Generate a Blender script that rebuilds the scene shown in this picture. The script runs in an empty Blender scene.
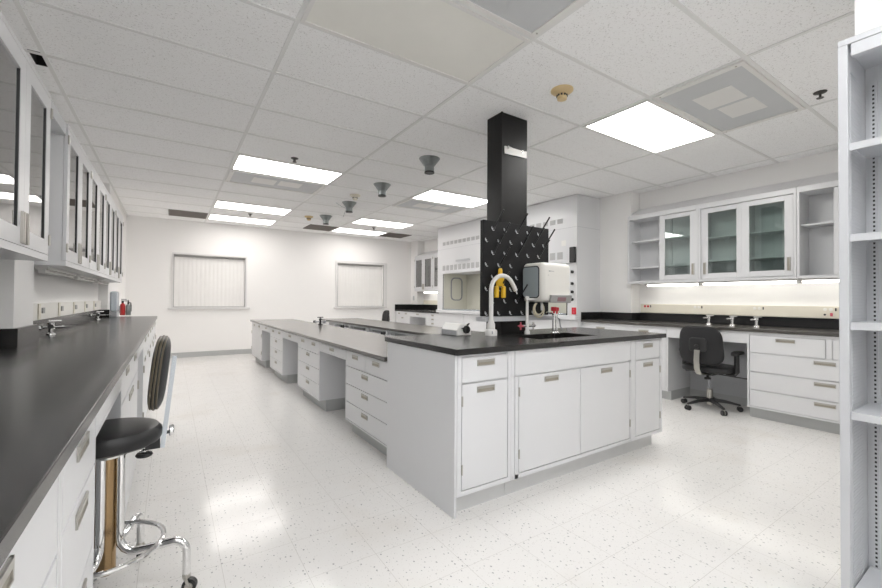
import bpy, math, random
from mathutils import Matrix, Vector, Euler
random.seed(7)
PI = math.pi
sc = bpy.context.scene
COL = sc.collection

# ------------------------------------------------------------------ materials
def mat(name, rgb, rough=.5, metal=0., spec=.5, bump=None, var=None, coat=0.):
    m = bpy.data.materials.new(name); m.use_nodes = True
    nt = m.node_tree; b = nt.nodes['Principled BSDF']
    b.inputs['Base Color'].default_value = (*rgb, 1)
    b.inputs['Roughness'].default_value = rough
    b.inputs['Metallic'].default_value = metal
    b.inputs['Specular IOR Level'].default_value = spec
    b.inputs['Coat Weight'].default_value = coat; b.inputs['Coat Roughness'].default_value = .10
    tc = nt.nodes.new('ShaderNodeTexCoord')
    n = nt.nodes.new('ShaderNodeTexNoise')
    nt.links.new(tc.outputs['Object'], n.inputs['Vector'])
    vs, va = var if var else (6., .03)
    n.inputs['Scale'].default_value = vs; n.inputs['Detail'].default_value = 4
    mr = nt.nodes.new('ShaderNodeMapRange')
    mr.inputs['To Min'].default_value = 1 - va; mr.inputs['To Max'].default_value = 1 + va
    nt.links.new(n.outputs['Fac'], mr.inputs['Value'])
    mx = nt.nodes.new('ShaderNodeVectorMath'); mx.operation = 'SCALE'
    mx.inputs[0].default_value = rgb
    nt.links.new(mr.outputs['Result'], mx.inputs['Scale'])
    nt.links.new(mx.outputs['Vector'], b.inputs['Base Color'])
    if bump:
        n2 = nt.nodes.new('ShaderNodeTexNoise'); n2.inputs['Scale'].default_value = bump[0]
        nt.links.new(tc.outputs['Object'], n2.inputs['Vector'])
        bp = nt.nodes.new('ShaderNodeBump'); bp.inputs['Strength'].default_value = bump[1]
        bp.inputs['Distance'].default_value = .01
        nt.links.new(n2.outputs['Fac'], bp.inputs['Height'])
        nt.links.new(bp.outputs['Normal'], b.inputs['Normal'])
    return m

def emit(name, rgb, s):
    m = bpy.data.materials.new(name); m.use_nodes = True
    nt = m.node_tree; nt.nodes.remove(nt.nodes['Principled BSDF'])
    e = nt.nodes.new('ShaderNodeEmission'); e.inputs[0].default_value = (*rgb, 1); e.inputs[1].default_value = s
    nt.links.new(e.outputs[0], nt.nodes['Material Output'].inputs[0])
    return m

def glass(name, tint, refl=.12):
    m = bpy.data.materials.new(name); m.use_nodes = True
    nt = m.node_tree; nt.nodes.remove(nt.nodes['Principled BSDF'])
    t = nt.nodes.new('ShaderNodeBsdfTransparent'); t.inputs[0].default_value = (*tint, 1)
    g = nt.nodes.new('ShaderNodeBsdfGlossy'); g.inputs['Roughness'].default_value = .02
    f = nt.nodes.new('ShaderNodeFresnel'); f.inputs['IOR'].default_value = 1.5
    a = nt.nodes.new('ShaderNodeMath'); a.operation = 'ADD'; a.use_clamp = True; a.inputs[1].default_value = refl
    nt.links.new(f.outputs[0], a.inputs[0])
    mx = nt.nodes.new('ShaderNodeMixShader')
    nt.links.new(a.outputs[0], mx.inputs[0]); nt.links.new(t.outputs[0], mx.inputs[1]); nt.links.new(g.outputs[0], mx.inputs[2])
    nt.links.new(mx.outputs[0], nt.nodes['Material Output'].inputs[0])
    return m

def floor_mat():
    m = bpy.data.materials.new('vinyl_tile'); m.use_nodes = True
    nt = m.node_tree; b = nt.nodes['Principled BSDF']; L = nt.links.new; N = nt.nodes.new
    tc = N('ShaderNodeTexCoord'); mp = N('ShaderNodeMapping')
    mp.inputs['Location'].default_value = (-.205, -.24, 0)
    L(tc.outputs['Object'], mp.inputs['Vector'])
    br = N('ShaderNodeTexBrick'); br.offset = 0; br.squash = 1
    br.inputs['Scale'].default_value = 1; br.inputs['Brick Width'].default_value = .305
    br.inputs['Row Height'].default_value = .305; br.inputs['Mortar Size'].default_value = .0011
    br.inputs['Mortar Smooth'].default_value = .3; br.inputs['Bias'].default_value = 0
    br.inputs['Color1'].default_value = (.84, .825, .805, 1); br.inputs['Color2'].default_value = (.84, .825, .805, 1)
    br.inputs['Mortar'].default_value = (.62, .60, .57, 1)
    L(mp.outputs['Vector'], br.inputs['Vector'])
    # chips of grey and tan
    def chips(scale, thr, seed):
        mm = N('ShaderNodeMapping'); mm.inputs['Location'].default_value = (seed, seed * 2, 0)
        mm.inputs['Scale'].default_value = (1, .7, 1)
        L(tc.outputs['Object'], mm.inputs['Vector'])
        v = N('ShaderNodeTexVoronoi'); v.feature = 'F1'; v.inputs['Scale'].default_value = scale; v.voronoi_dimensions = '2D'
        L(mm.outputs['Vector'], v.inputs['Vector'])
        sp = N('ShaderNodeSeparateColor'); L(v.outputs['Color'], sp.inputs[0])
        th = N('ShaderNodeMath'); th.operation = 'MULTIPLY'; th.inputs[1].default_value = thr
        pw = N('ShaderNodeMath'); pw.operation = 'POWER'; pw.inputs[1].default_value = 3
        L(sp.outputs[0], pw.inputs[0]); L(pw.outputs[0], th.inputs[0])
        lt = N('ShaderNodeMath'); lt.operation = 'LESS_THAN'
        L(v.outputs['Distance'], lt.inputs[0]); L(th.outputs[0], lt.inputs[1])
        return lt
    c1 = chips(48, .20, 0); c2 = chips(85, .22, 3.3)
    m1 = N('ShaderNodeMix'); m1.data_type = 'RGBA'; m1.inputs['B'].default_value = (.36, .36, .36, 1)
    s1 = N('ShaderNodeMath'); s1.operation = 'MULTIPLY'; s1.inputs[1].default_value = .8
    L(c1.outputs[0], s1.inputs[0]); L(s1.outputs[0], m1.inputs['Factor']); L(br.outputs['Color'], m1.inputs['A'])
    m2 = N('ShaderNodeMix'); m2.data_type = 'RGBA'; m2.inputs['B'].default_value = (.60, .58, .55, 1)
    s2 = N('ShaderNodeMath'); s2.operation = 'MULTIPLY'; s2.inputs[1].default_value = .6
    L(c2.outputs[0], s2.inputs[0]); L(s2.outputs[0], m2.inputs['Factor']); L(m1.outputs['Result'], m2.inputs['A'])
    # broad worn traffic stains
    ns = N('ShaderNodeTexNoise'); ns.inputs['Scale'].default_value = 1.6; ns.inputs['Detail'].default_value = 6
    L(tc.outputs['Object'], ns.inputs['Vector'])
    mr = N('ShaderNodeMapRange'); mr.inputs['From Min'].default_value = .55; mr.inputs['From Max'].default_value = .8
    mr.inputs['To Max'].default_value = .35
    L(ns.outputs['Fac'], mr.inputs['Value'])
    m3 = N('ShaderNodeMix'); m3.data_type = 'RGBA'; m3.inputs['B'].default_value = (.62, .55, .46, 1)
    L(mr.outputs['Result'], m3.inputs['Factor']); L(m2.outputs['Result'], m3.inputs['A'])
    L(m3.outputs['Result'], b.inputs['Base Color'])
    b.inputs['Roughness'].default_value = .2; b.inputs['Specular IOR Level'].default_value = .45
    nb = N('ShaderNodeTexNoise'); nb.inputs['Scale'].default_value = 7; L(tc.outputs['Object'], nb.inputs['Vector'])
    mr2 = N('ShaderNodeMapRange'); mr2.inputs['To Min'].default_value = .09; mr2.inputs['To Max'].default_value = .20
    L(nb.outputs['Fac'], mr2.inputs['Value']); L(mr2.outputs['Result'], b.inputs['Roughness'])
    bp = N('ShaderNodeBump'); bp.inputs['Strength'].default_value = .06; bp.inputs['Distance'].default_value = .02
    L(nb.outputs['Fac'], bp.inputs['Height']); L(bp.outputs['Normal'], b.inputs['Normal'])
    return m

def ceiling_mat():
    m = bpy.data.materials.new('acoustic_tile'); m.use_nodes = True
    nt = m.node_tree; b = nt.nodes['Principled BSDF']; L = nt.links.new; N = nt.nodes.new
    tc = N('ShaderNodeTexCoord')
    v = N('ShaderNodeTexNoise'); v.inputs['Scale'].default_value = 95; v.inputs['Detail'].default_value = 3; v.inputs['Roughness'].default_value = .7
    L(tc.outputs['Object'], v.inputs['Vector'])
    mr = N('ShaderNodeMapRange'); mr.inputs['From Min'].default_value = .30; mr.inputs['From Max'].default_value = .43
    L(v.outputs['Fac'], mr.inputs['Value'])
    mx = N('ShaderNodeMix'); mx.data_type = 'RGBA'
    mx.inputs['A'].default_value = (.62, .61, .60, 1); mx.inputs['B'].default_value = (.96, .96, .96, 1)
    L(mr.outputs['Result'], mx.inputs['Factor']); L(mx.outputs['Result'], b.inputs['Base Color'])
    b.inputs['Roughness'].default_value = .95; b.inputs['Specular IOR Level'].default_value = .1
    bp = N('ShaderNodeBump'); bp.inputs['Strength'].default_value = .25; bp.inputs['Distance'].default_value = .003
    L(v.outputs['Fac'], bp.inputs['Height']); L(bp.outputs['Normal'], b.inputs['Normal'])
    return m

def perforated_mat():
    m = mat('perforated_metal', (.60, .61, .62), .45, .0)
    nt = m.node_tree; L = nt.links.new; N = nt.nodes.new; b = nt.nodes['Principled BSDF']
    tc = N('ShaderNodeTexCoord'); v = N('ShaderNodeTexVoronoi'); v.inputs['Scale'].default_value = 130; v.inputs['Randomness'].default_value = 0
    L(tc.outputs['Object'], v.inputs['Vector'])
    bp = N('ShaderNodeBump'); bp.inputs['Strength'].default_value = .5; bp.inputs['Distance'].default_value = .002
    L(v.outputs['Distance'], bp.inputs['Height']); L(bp.outputs['Normal'], b.inputs['Normal'])
    return m

M = {}
M['wall'] = mat('wall_paint', (.885, .877, .867), .55, bump=(60, .03), var=(1.5, .012))
M['ceil'] = ceiling_mat()
M['tbar'] = mat('ceiling_grid_paint', (.80, .80, .79), .5)
M['floor'] = floor_mat()
M['cab'] = mat('cabinet_enamel', (.715, .72, .735), .32, spec=.5, var=(2.5, .012))
M['cabin'] = mat('cabinet_interior', (.60, .605, .62), .45)
M['kick'] = mat('toe_kick_vinyl', (.46, .47, .47), .5)
M['kickw'] = mat('toe_kick_pale', (.60, .605, .605), .5, var=(9, .06))
M['epoxy'] = mat('black_epoxy_resin', (.020, .019, .0185), .27, spec=.38, var=(14, .25), coat=.15)
M['epoxy_sheen'] = mat('resin_painted_sheen', (.070, .064, .058), .30, spec=.5, var=(9, .25), coat=.6)  # same resin as the black tops, grazing wall reflection lifted into its colour
M['epoxyb'] = mat('black_backsplash', (.016, .016, .017), .22, spec=.5)
M['nickel'] = mat('brushed_nickel', (.50, .485, .45), .35, metal=.9)
M['pull'] = mat('pull_recess', (.36, .335, .28), .5, metal=.2)
M['chrome'] = mat('chrome', (.82, .82, .82), .10, metal=1.)
M['steel'] = mat('bright_bar_steel', (.50, .54, .58), .22, metal=1.)
M['brown_refl'] = mat('column_brown_reflection', (.34, .23, .12), .22, metal=.9)  # brown reflection on the stool column put into the metal's colour
M['pipe'] = mat('piping_reflection_tint', (.11, .09, .06), .35)  # gold reflection along the backrest edge put into a brown tint
M['sprk'] = mat('dark_bronze', (.10, .095, .09), .35, metal=.7)
M['galv'] = mat('galvanised_steel', (.27, .29, .29), .28, metal=.85, var=(30, .15))
M['blackp'] = mat('black_plastic', (.02, .02, .021), .4)
M['blackv'] = mat('black_vinyl', (.013, .013, .014), .38, bump=(220, .12))
M['fabric'] = mat('charcoal_fabric', (.022, .022, .024), .85, bump=(500, .3))
M['column'] = mat('black_column_laminate', (.010, .0095, .0095), .42, spec=.3, var=(20, .2))
M['board'] = mat('black_pegboard', (.013, .013, .014), .55, spec=.25, bump=(80, .15), var=(25, .3))
M['white'] = mat('white_plastic', (.80, .79, .77), .35)
M['cream'] = mat('cream_plastic', (.74, .70, .60), .4)
M['offw'] = mat('offwhite_plastic', (.82, .805, .76), .35)
M['tan'] = mat('tan_plastic', (.70, .54, .30), .5)
M['yellow'] = mat('yellow_plastic', (.85, .52, .03), .35)
M['red'] = mat('red_plastic', (.65, .015, .03), .35)
M['redp'] = mat('red_paint', (.42, .02, .02), .3)
M['pink'] = mat('faded_red_plastic', (.62, .10, .15), .4)
M['keyp'] = mat('keypad_dull_red', (.34, .20, .22), .5)
M['grey'] = mat('grey_plastic', (.33, .34, .36), .4)
M['greyl'] = mat('light_grey_paint', (.55, .56, .58), .45)
M['ventg'] = mat('vent_grey', (.43, .425, .42), .6)
M['perf'] = perforated_mat()
M['dark'] = mat('dark_void', (.03, .028, .026), .8)
M['darkv'] = mat('dark_louver', (.16, .14, .125), .6)
M['liner'] = mat('hood_liner', (.70, .69, .61), .45)
M['hose'] = mat('cream_hose', (.72, .66, .50), .4)
M['panel'] = mat('blue_grey_panel', (.36, .41, .43), .25)
M['blind'] = mat('blind_vinyl', (.86, .85, .835), .6)
M['trim'] = mat('window_trim_paint', (.74, .735, .73), .45)
M['shelf'] = mat('shelving_enamel', (.55, .56, .58), .35)
M['ptd'] = mat('dispenser_blue_grey', (.50, .55, .60), .2)
M['glassc'] = glass('clear_glass', (.93, .95, .95), .06)
M['glassl'] = glass('pale_glass', (.95, .96, .96), .30)
M['glassg'] = glass('green_tinted_glass', (.87, .925, .905), .06)
M['lamp'] = emit('lamp_diffuser', (1., .985, .955), 15)
M['lampf'] = emit('lamp_diffuser_warm', (1., .955, .92), 7.2)
M['lamp_fill'] = emit('fill_diffuser_cool', (.99, .995, 1.), 8)  # glow of the fill panels added behind the camera
M['tubel'] = emit('fluorescent_tube', (1., .97, .90), 10)
M['offd'] = mat('unlit_diffuser', (.86, .85, .80), .35)

# ------------------------------------------------------------------ mesh builder
class MB:
    def __init__(s): s.v = []; s.f = []; s.m = []
    def add(s, vs, fs, m=0):
        o = len(s.v); s.v += [tuple(v) for v in vs]; s.f += [tuple(i + o for i in f) for f in fs]; s.m += [m] * len(fs); return s
    def box(s, x0, x1, y0, y1, z0, z1, m=0):
        if x1 < x0: x0, x1 = x1, x0
        if y1 < y0: y0, y1 = y1, y0
        if z1 < z0: z0, z1 = z1, z0
        return s.add([(x0,y0,z0),(x1,y0,z0),(x1,y1,z0),(x0,y1,z0),(x0,y0,z1),(x1,y0,z1),(x1,y1,z1),(x0,y1,z1)],
            [(0,3,2,1),(4,5,6,7),(0,1,5,4),(1,2,6,5),(2,3,7,6),(3,0,4,7)], m)
    def prism(s, poly, axis, a, b, m=0):
        # poly: 2-D points in the two remaining axes (x: (y,z), y: (x,z), z: (x,y))
        n = len(poly)
        def pt(p, t):
            return {'x': (t, p[0], p[1]), 'y': (p[0], t, p[1]), 'z': (p[0], p[1], t)}[axis]
        vs = [pt(p, a) for p in poly] + [pt(p, b) for p in poly]
        fs = [tuple(range(n)), tuple(range(2*n-1, n-1, -1))] + [(i, i+n, (i+1) % n + n, (i+1) % n) for i in range(n)]
        return s.add(vs, fs, m)
    def tube(s, pts, r, n=10, m=0, closed=False, rs=None):
        pts = [Vector(p) for p in pts]; k = len(pts); vs = []; up = None
        for i, p in enumerate(pts):
            if closed: t = pts[(i+1) % k] - pts[i-1]
            else: t = (pts[min(i+1, k-1)] - pts[max(i-1, 0)])
            t.normalize()
            if up is None:
                up = Vector((0, 0, 1)) if abs(t.z) < .9 else Vector((1, 0, 0))
            sd = t.cross(up).normalized(); up = sd.cross(t).normalized()
            rr = rs[i] if rs else r
            for j in range(n):
                a = 2*PI*j/n; vs.append(p + (sd*math.cos(a) + up*math.sin(a))*rr)
        fs = []
        for i in range(k if closed else k-1):
            for j in range(n):
                a = i*n+j; b = i*n+(j+1) % n; c = ((i+1) % k)*n+(j+1) % n; d = ((i+1) % k)*n+j
                fs.append((a, d, c, b))
        if not closed: fs += [tuple(range(n)), tuple(range((k-1)*n+n-1, (k-1)*n-1, -1))]
        return s.add(vs, fs, m)
    def cyl(s, p0, p1, r, n=16, m=0, r2=None):
        return s.tube([p0, p1], r, n, m, rs=[r, r if r2 is None else r2])
    def lathe(s, prof, c=(0, 0, 0), n=24, m=0, axis='z'):
        vs = []
        for (r, z) in prof:
            for j in range(n):
                a = 2*PI*j/n; x, y = r*math.cos(a), r*math.sin(a)
                p = {'z': (x, y, z), 'x': (z, x, y), 'y': (x, z, y)}[axis]
                vs.append((p[0]+c[0], p[1]+c[1], p[2]+c[2]))
        fs = []
        for i in range(len(prof)-1):
            for j in range(n):
                fs.append((i*n+j, i*n+(j+1) % n, (i+1)*n+(j+1) % n, (i+1)*n+j))
        fs += [tuple(range(n-1, -1, -1)), tuple(range((len(prof)-1)*n, len(prof)*n))]
        return s.add(vs, fs, m)
    def pad(s, c, a, b, h, e1=.45, e2=.6, n=28, k=12, m=0, bend=None, rot=None):
        # a super-ellipsoid cushion; bend(v)->v deforms it
        def sp(w, e): return math.copysign(abs(w)**e, w)
        vs = []
        for i in range(k+1):
            ph = -PI/2 + PI*i/k
            for j in range(n):
                t = 2*PI*j/n
                v = Vector((a*sp(math.cos(ph), e1)*sp(math.cos(t), e2), b*sp(math.cos(ph), e1)*sp(math.sin(t), e2), h*sp(math.sin(ph), e1)))
                if bend: v = bend(v)
                if rot: v = rot @ v
                vs.append(v + Vector(c))
        fs = []
        for i in range(k):
            for j in range(n):
                fs.append((i*n+j, i*n+(j+1) % n, (i+1)*n+(j+1) % n, (i+1)*n+j))
        return s.add(vs, fs, m)
    def xf(s, mtx):
        s.v = [tuple(mtx @ Vector(v)) for v in s.v]; return s
    def build(s, name, mats, parent=None, world=False, bevel=0, seg=2, top=False):
        if not isinstance(mats, (list, tuple)): mats = [mats]
        vs = s.v; loc = (0, 0, 0)
        if parent is not None and world:
            inv = parent.matrix_basis.inverted()
            if parent.parent is not None: inv = inv @ parent.parent.matrix_basis.inverted()
            vs = [tuple(inv @ Vector(v)) for v in vs]
        if parent is None and top:
            xs = [v[0] for v in vs]; ys = [v[1] for v in vs]; z = min(v[2] for v in vs)
            loc = ((min(xs)+max(xs))/2, (min(ys)+max(ys))/2, z)
            vs = [(v[0]-loc[0], v[1]-loc[1], v[2]-loc[2]) for v in vs]
        me = bpy.data.meshes.new(name); me.from_pydata(vs, [], s.f)
        for mm in mats: me.materials.append(mm)
        me.polygons.foreach_set('material_index', s.m)
        me.polygons.foreach_set('use_smooth', [True]*len(s.f))
        me.validate(); me.update()
        me.set_sharp_from_angle(angle=math.radians(35))
        o = bpy.data.objects.new(name, me); COL.objects.link(o); o.location = loc
        if parent is not None: o.parent = parent
        if bevel:
            bv = o.modifiers.new('bevel', 'BEVEL'); bv.width = bevel; bv.segments = seg; bv.limit_method = 'ANGLE'; bv.angle_limit = math.radians(40)
            bv.harden_normals = False
        return o

def fixn(mb):
    return mb

def tag(o, label=None, cat=None, group=None, kind=None):
    if label: o['label'] = label
    if cat: o['category'] = cat
    if group: o['group'] = group
    if kind: o['kind'] = kind
    return o
def thing(name, label, cat, loc=(0, 0, 0), rotz=0., group=None):
    o = bpy.data.objects.new(name, None); COL.objects.link(o)
    o.location = loc; o.rotation_euler = (0, 0, rotz)
    o.matrix_basis = Matrix.Translation(loc) @ Matrix.Rotation(rotz, 4, 'Z')
    o.empty_display_size = .1
    return tag(o, label, cat, group)
def struct(name, mb, m, bevel=0):
    return tag(mb.build(name, m, bevel=bevel), kind='structure')
def copy_tree(o, parent=None):
    c = o.copy(); COL.objects.link(c); c.parent = parent
    for ch in list(o.children): copy_tree(ch, c)
    return c

H = 2.73
XL, XR, YB, YF = -.80, 5.60, 9.60, -3.0
GX = [-1.88, -.689, .567, 1.762, 3.00, 4.183, 5.38]
gy = lambda j: 1.074 + .6192*j

# ------------------------------------------------------------------ room shell
struct('floor', MB().box(XL-.1, XR+.1, YF-.1, YB+.1, -.1, 0), M['floor'])
hx0, hx1, hy0, hy1 = -.762, -.70, 3.53, 3.73
c = MB()
c.box(XL-.1, hx0, YF-.1, YB+.1, H, H+.06); c.box(hx1, XR+.1, YF-.1, YB+.1, H, H+.06)
c.box(hx0, hx1, YF-.1, hy0, H, H+.06); c.box(hx0, hx1, hy1, YB+.1, H, H+.06)
struct('ceiling', c, M['ceil'])
g = MB(); W = .012
for x in GX[1:]: g.box(x-W, x+W, YF, YB, H-.006, H+.001)
j = -6
while gy(j) < YB:
    g.box(XL, XR, gy(j)-W, gy(j)+W, H-.0055, H+.001); j += 1
struct('trim_1', g, M['tbar'])
# left wall with two piers
w = MB().box(XL-.1, XL, YF, YB, 0, H).box(XL-.001, -.685, 3.03, 3.40, 0, 2.27).box(XL-.001, -.70, 7.06, YB, 0, H)
struct('wall_left', w, M['wall'])
w = MB().box(XR, XR+.1, .445, YB, 0, H).box(5.39, XR+.001, 3.30, 3.80, 0, H).box(5.39, XR+.001, 9.26, YB, 0, H)
struct('wall_right', w, M['wall'])
# back wall with two window openings
W1 = (.05, 1.335, 1.00, 2.05); W2 = (3.36, 4.575, 1.0, 2.06)
w = MB(); y0, y1 = YB, YB+.14
w.box(XL-.1, XR+.1, y0, y1, 0, 1.0); w.box(XL-.1, XR+.1, y0, y1, 2.06, H)
w.box(XL-.1, W1[0], y0, y1, 1.0, 2.06); w.box(W1[1], W2[0], y0, y1, 1.0, 2.06); w.box(W2[1], XR+.1, y0, y1, 1.0, 2.06)
struct('wall_back', w, M['wall'])
struct('wall_front', MB().box(XL-.1, 2.3, YF-.1, YF, 0, H), M['wall'])
struct('wall_partition', MB().box(2.30, XR+.1, YF-.1, .445, 0, H), M['wall'])
struct('baseboard_back', MB().box(-.69, 4.9, YB-.012, YB, 0, .10), M['kick'])
struct('baseboard_left', MB().box(-.70, -.688, 7.3, YB-.013, 0, .10), M['kick'])
struct('baseboard_partition', MB().box(2.288, 2.30, YF, -.6, 0, .10), M['kick'])

def window(n, w, wide):
    x0, x1, z0, z1 = w; t = .03 if not wide else .05
    f = MB()
    yy = YB-.02
    f.box(x0-t, x0, yy, YB+.0, z0-.005, z1+t); f.box(x1, x1+t+(.05 if wide else 0), yy, YB, z0-.005, z1+t)
    f.box(x0, x1, yy, YB, z1, z1+t)
    # inner sash
    for a in ((x0, x0+.018, z0, z1), (x1-.018, x1, z0, z1), (x0, x1, z0, z0+.018), (x0, x1, z1-.018, z1)):
        f.box(a[0], a[1], YB+.105, YB+.135, a[2], a[3])
    for a in ((x0-.002, x0+.009, z0, z1), (x1-.009, x1+.002, z0, z1), (x0, x1, z0, z0+.009), (x0, x1, z1-.012, z1)): f.box(a[0], a[1], YB-.024, YB-.002, a[2], a[3], 1)
    fr = struct('window_%d' % n, f, [M['trim'], M['ventg']])
    MB().box(x0-.09, x1+.09, YB-.06, YB+.10, z0-.04, z0-.005).build('window_sill', M['trim'], fr, bevel=.004)
    MB().box(x0+.018, x1-.018, YB+.118, YB+.122, z0+.018, z1-.018).build('window_pane', M['glassc'], fr)
window(1, W1, False); window(2, W2, True)
def blinds(w, label):
    x0, x1, z0, z1 = w
    t = thing('vertical_blinds', label, 'blinds', ((x0+x1)/2, YB+.05, z0), 0, 'vertical blinds in the far windows')
    MB().box(x0+.004, x1-.004, YB+.05, YB+.10, z1-.045, z1-.001).build('headrail', M['ventg'], t, world=True)  # grey colour stands for the shadow at the top of the reveal
    s = MB(); n = 17; p = (x1-x0-.02)/n
    for i in range(n):
        cx = x0+.01+p*(i+.5); a = .07; hw = p*.54
        pts = []
        for k in range(5):
            u = -1+k*.5
            pts.append((cx+u*hw*math.cos(a), YB+.075+u*hw*math.sin(a)-.006*(1-u*u)))
        poly = pts + [(q[0], q[1]+.0015) for q in reversed(pts)]
        s.prism(poly, 'z', z0+.012, z1-.045)
    s.build('slats', M['blind'], t, world=True)
blinds(W1, 'closed pale vertical blinds filling the left window of the far wall')
blinds(W2, 'closed pale vertical blinds filling the right window of the far wall')

# ------------------------------------------------------------------ ceiling fixtures
def clight(i, j, label, on=True, lm='lamp'):
    x0, x1, y0, y1 = GX[i]+.012, GX[i+1]-.012, gy(j)+.012, gy(j+1)-.012
    t = thing('ceiling_light', label, 'light', ((x0+x1)/2, (y0+y1)/2, H-.012), 0, 'recessed ceiling troffers')
    f = MB(); k = .022
    f.box(x0, x1, y0, y0+k, H-.014, H-.001); f.box(x0, x1, y1-k, y1, H-.014, H-.001)
    f.box(x0, x0+k, y0+k, y1-k, H-.014, H-.001); f.box(x1-k, x1, y0+k, y1-k, H-.014, H-.001)
    f.build('frame', M['white'], t, world=True)
    MB().box(x0+k, x1-k, y0+k, y1-k, H-.008, H-.001).build('diffuser', M[lm] if on else M['offd'], t, world=True)
def cvent(i, j, label):
    x0, x1, y0, y1 = GX[i]+.014, GX[i+1]-.014, gy(j)+.014, gy(j+1)-.014
    t = thing('ceiling_vent', label, 'vent', ((x0+x1)/2, (y0+y1)/2, H-.016), 0, 'perforated return air panels')
    f = MB(); k = .045
    f.box(x0, x1, y0, y0+k*.6, H-.018, H-.001); f.box(x0, x1, y1-k*.6, y1, H-.018, H-.001)
    f.box(x0, x0+k, y0+k*.6, y1-k*.6, H-.018, H-.001); f.box(x1-k, x1, y0+k*.6, y1-k*.6, H-.018, H-.001)
    for sx in (x0+k/2, x1-k/2):
        for sy in (y0+.05, y1-.05): f.cyl((sx, sy, H-.018), (sx, sy, H-.021), .006, 8, 1)
    f.build('frame', [M['white'], M['nickel']], t, world=True)
    MB().box(x0+k, x1-k, y0+k*.6, y1-k*.6, H-.010, H-.001).build('grille', M['perf'], t, world=True)
    cx, cy = (x0+x1)/2, (y0+y1)/2
    d = MB()
    d.box(cx-.30, cx-.02, cy-.12, cy+.14, H-.0125, H-.010); d.box(cx+.02, cx+.30, cy-.14, cy+.10, H-.0125, H-.010)
    d.build('damper_plate', M['white'], t, world=True)
clight(3+1, 1, 'brightly lit ceiling panel light over the right aisle, beside the near return vent')
clight(2, 1, 'unlit grey ceiling panel light, the large dull one nearest the camera', False)
clight(2, 6, 'lit ceiling panel light left of the middle, with a grey vent panel right behind it')
clight(4, 6, 'lit ceiling panel light between the black column and the nearest funnel shaped duct')
clight(2, 10, 'lit ceiling panel light above the left window, the nearer of the two there', lm='lampf')
clight(2, 12, 'lit ceiling panel light above the left window, closest to the far wall', lm='lampf')
clight(4, 10, 'lit ceiling panel light above the right window, the nearer of the two there', lm='lampf')
clight(4, 12, 'lit ceiling panel light above the right window, closest to the far wall', lm='lampf')
clight(2, -2, 'added fill ceiling light behind the viewpoint, on its right', lm='lamp_fill')  # unseen panels from here on, added to brighten the near end
clight(1, -2, 'added fill ceiling light behind the viewpoint, on its left', lm='lamp_fill')
clight(2, -5, 'added fill ceiling light at the rear end behind the viewpoint, right one', lm='lamp_fill')
clight(1, -5, 'added fill ceiling light at the rear end behind the viewpoint, left one', lm='lamp_fill')
cvent(4, 0, 'grey perforated ceiling vent beside the bright light, over the right aisle')
cvent(2, 0, 'grey perforated ceiling vent cut by the top edge of the photo, beside the unlit light')
cvent(2, 7, 'grey ceiling vent panel behind the lit light left of the middle')
cvent(4, 7, 'grey ceiling vent panel behind the lit light left of the black column')
def louver(x0, x1, y0, y1, label):
    t = thing('exhaust_louver', label, 'vent', ((x0+x1)/2, (y0+y1)/2, H-.012), 0, 'dark square louvers by the far lights')
    f = MB()
    for a in ((x0, x1, y0, y0+.02), (x0, x1, y1-.02, y1), (x0, x0+.02, y0+.02, y1-.02), (x1-.02, x1, y0+.02, y1-.02)):
        f.box(*a, H-.014, H-.001)
    f.build('frame', M['darkv'], t, world=True)
    s = MB(); n = 9
    for i in range(n):
        yy = y0+.03+(y1-y0-.06)*i/(n-1)
        s.prism([(yy-.02, H-.004), (yy+.012, H-.013), (yy+.016, H-.011), (yy-.016, H-.002)], 'x', x0+.02, x1-.02)
    s.build('slats', M['darkv'], t, world=True)
    MB().box(x0+.02, x1-.02, y0+.02, y1-.02, H-.0018, H-.0008).build('backing', M['dark'], t, world=True)
louver(-.045, .553, gy(12)+.014, gy(13)-.014, 'dark square ceiling louver left of the far left light')
louver(2.40, 2.986, gy(12)+.014, gy(13)-.014, 'dark square ceiling louver between the two farthest lights, behind the last duct funnel')
louver(4.197, 4.80, gy(12)+.014, gy(13)-.014, 'dark square ceiling louver right of the far right light')
# dark gap where a small tile is missing
tag(MB().box(hx0, hx0+.003, hy0, hy1, H, H+.3).box(hx1-.003, hx1, hy0, hy1, H, H+.3).box(hx0, hx1, hy0, hy0+.003, H, H+.3)
    .box(hx0, hx1, hy1-.003, hy1, H, H+.3).box(hx0, hx1, hy0, hy1, H+.3, H+.31).box(hx0, hx1, hy0+.09, hy0+.11, H+.05, H+.07, 1)
    .build('ceiling_recess', [M['dark'], M['galv']], top=True), 'small black opening in the ceiling strip above the left wall cabinets', 'opening')

def snorkel(x, y, label):
    t = thing('duct_funnel', label, 'duct', (x, y, H-.16), 0, 'galvanised duct funnels hanging from the ceiling')
    pr = [(.052, 0), (.052, .075), (.115, .155), (.115, .159), (.110, .159), (.047, .075), (.047, .002)]
    MB().lathe([(.052, .07), (.054, .076), (.112, .152), (.116, .157), (.116, .1601)], n=28).build('cone', M['galv'], t)
    MB().lathe([(.044, .004), (.050, 0), (.050, .012), (.052, .014), (.052, .071)], n=28).build('collar', M['galv'], t)
    MB().lathe([(.0535, .0), (.0545, .002), (.0545, .014), (.0535, .016)], n=28).build('rubber_ring', M['blackp'], t)
    r = MB()
    for k in range(8):
        a = k*PI/4; r.cyl((.060*math.cos(a), .060*math.sin(a), .083), (.105*math.cos(a), .105*math.sin(a), .145), .0022, 5)
    r.build('seam', M['galv'], t)
snorkel(2.35, 3.79, 'galvanised duct funnel on the ceiling, largest and nearest of the four')
snorkel(2.36, 5.01, 'galvanised duct funnel on the ceiling, second from the black column')
snorkel(2.37, 6.25, 'galvanised duct funnel on the ceiling, third from the black column, wires beside it')
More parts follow.
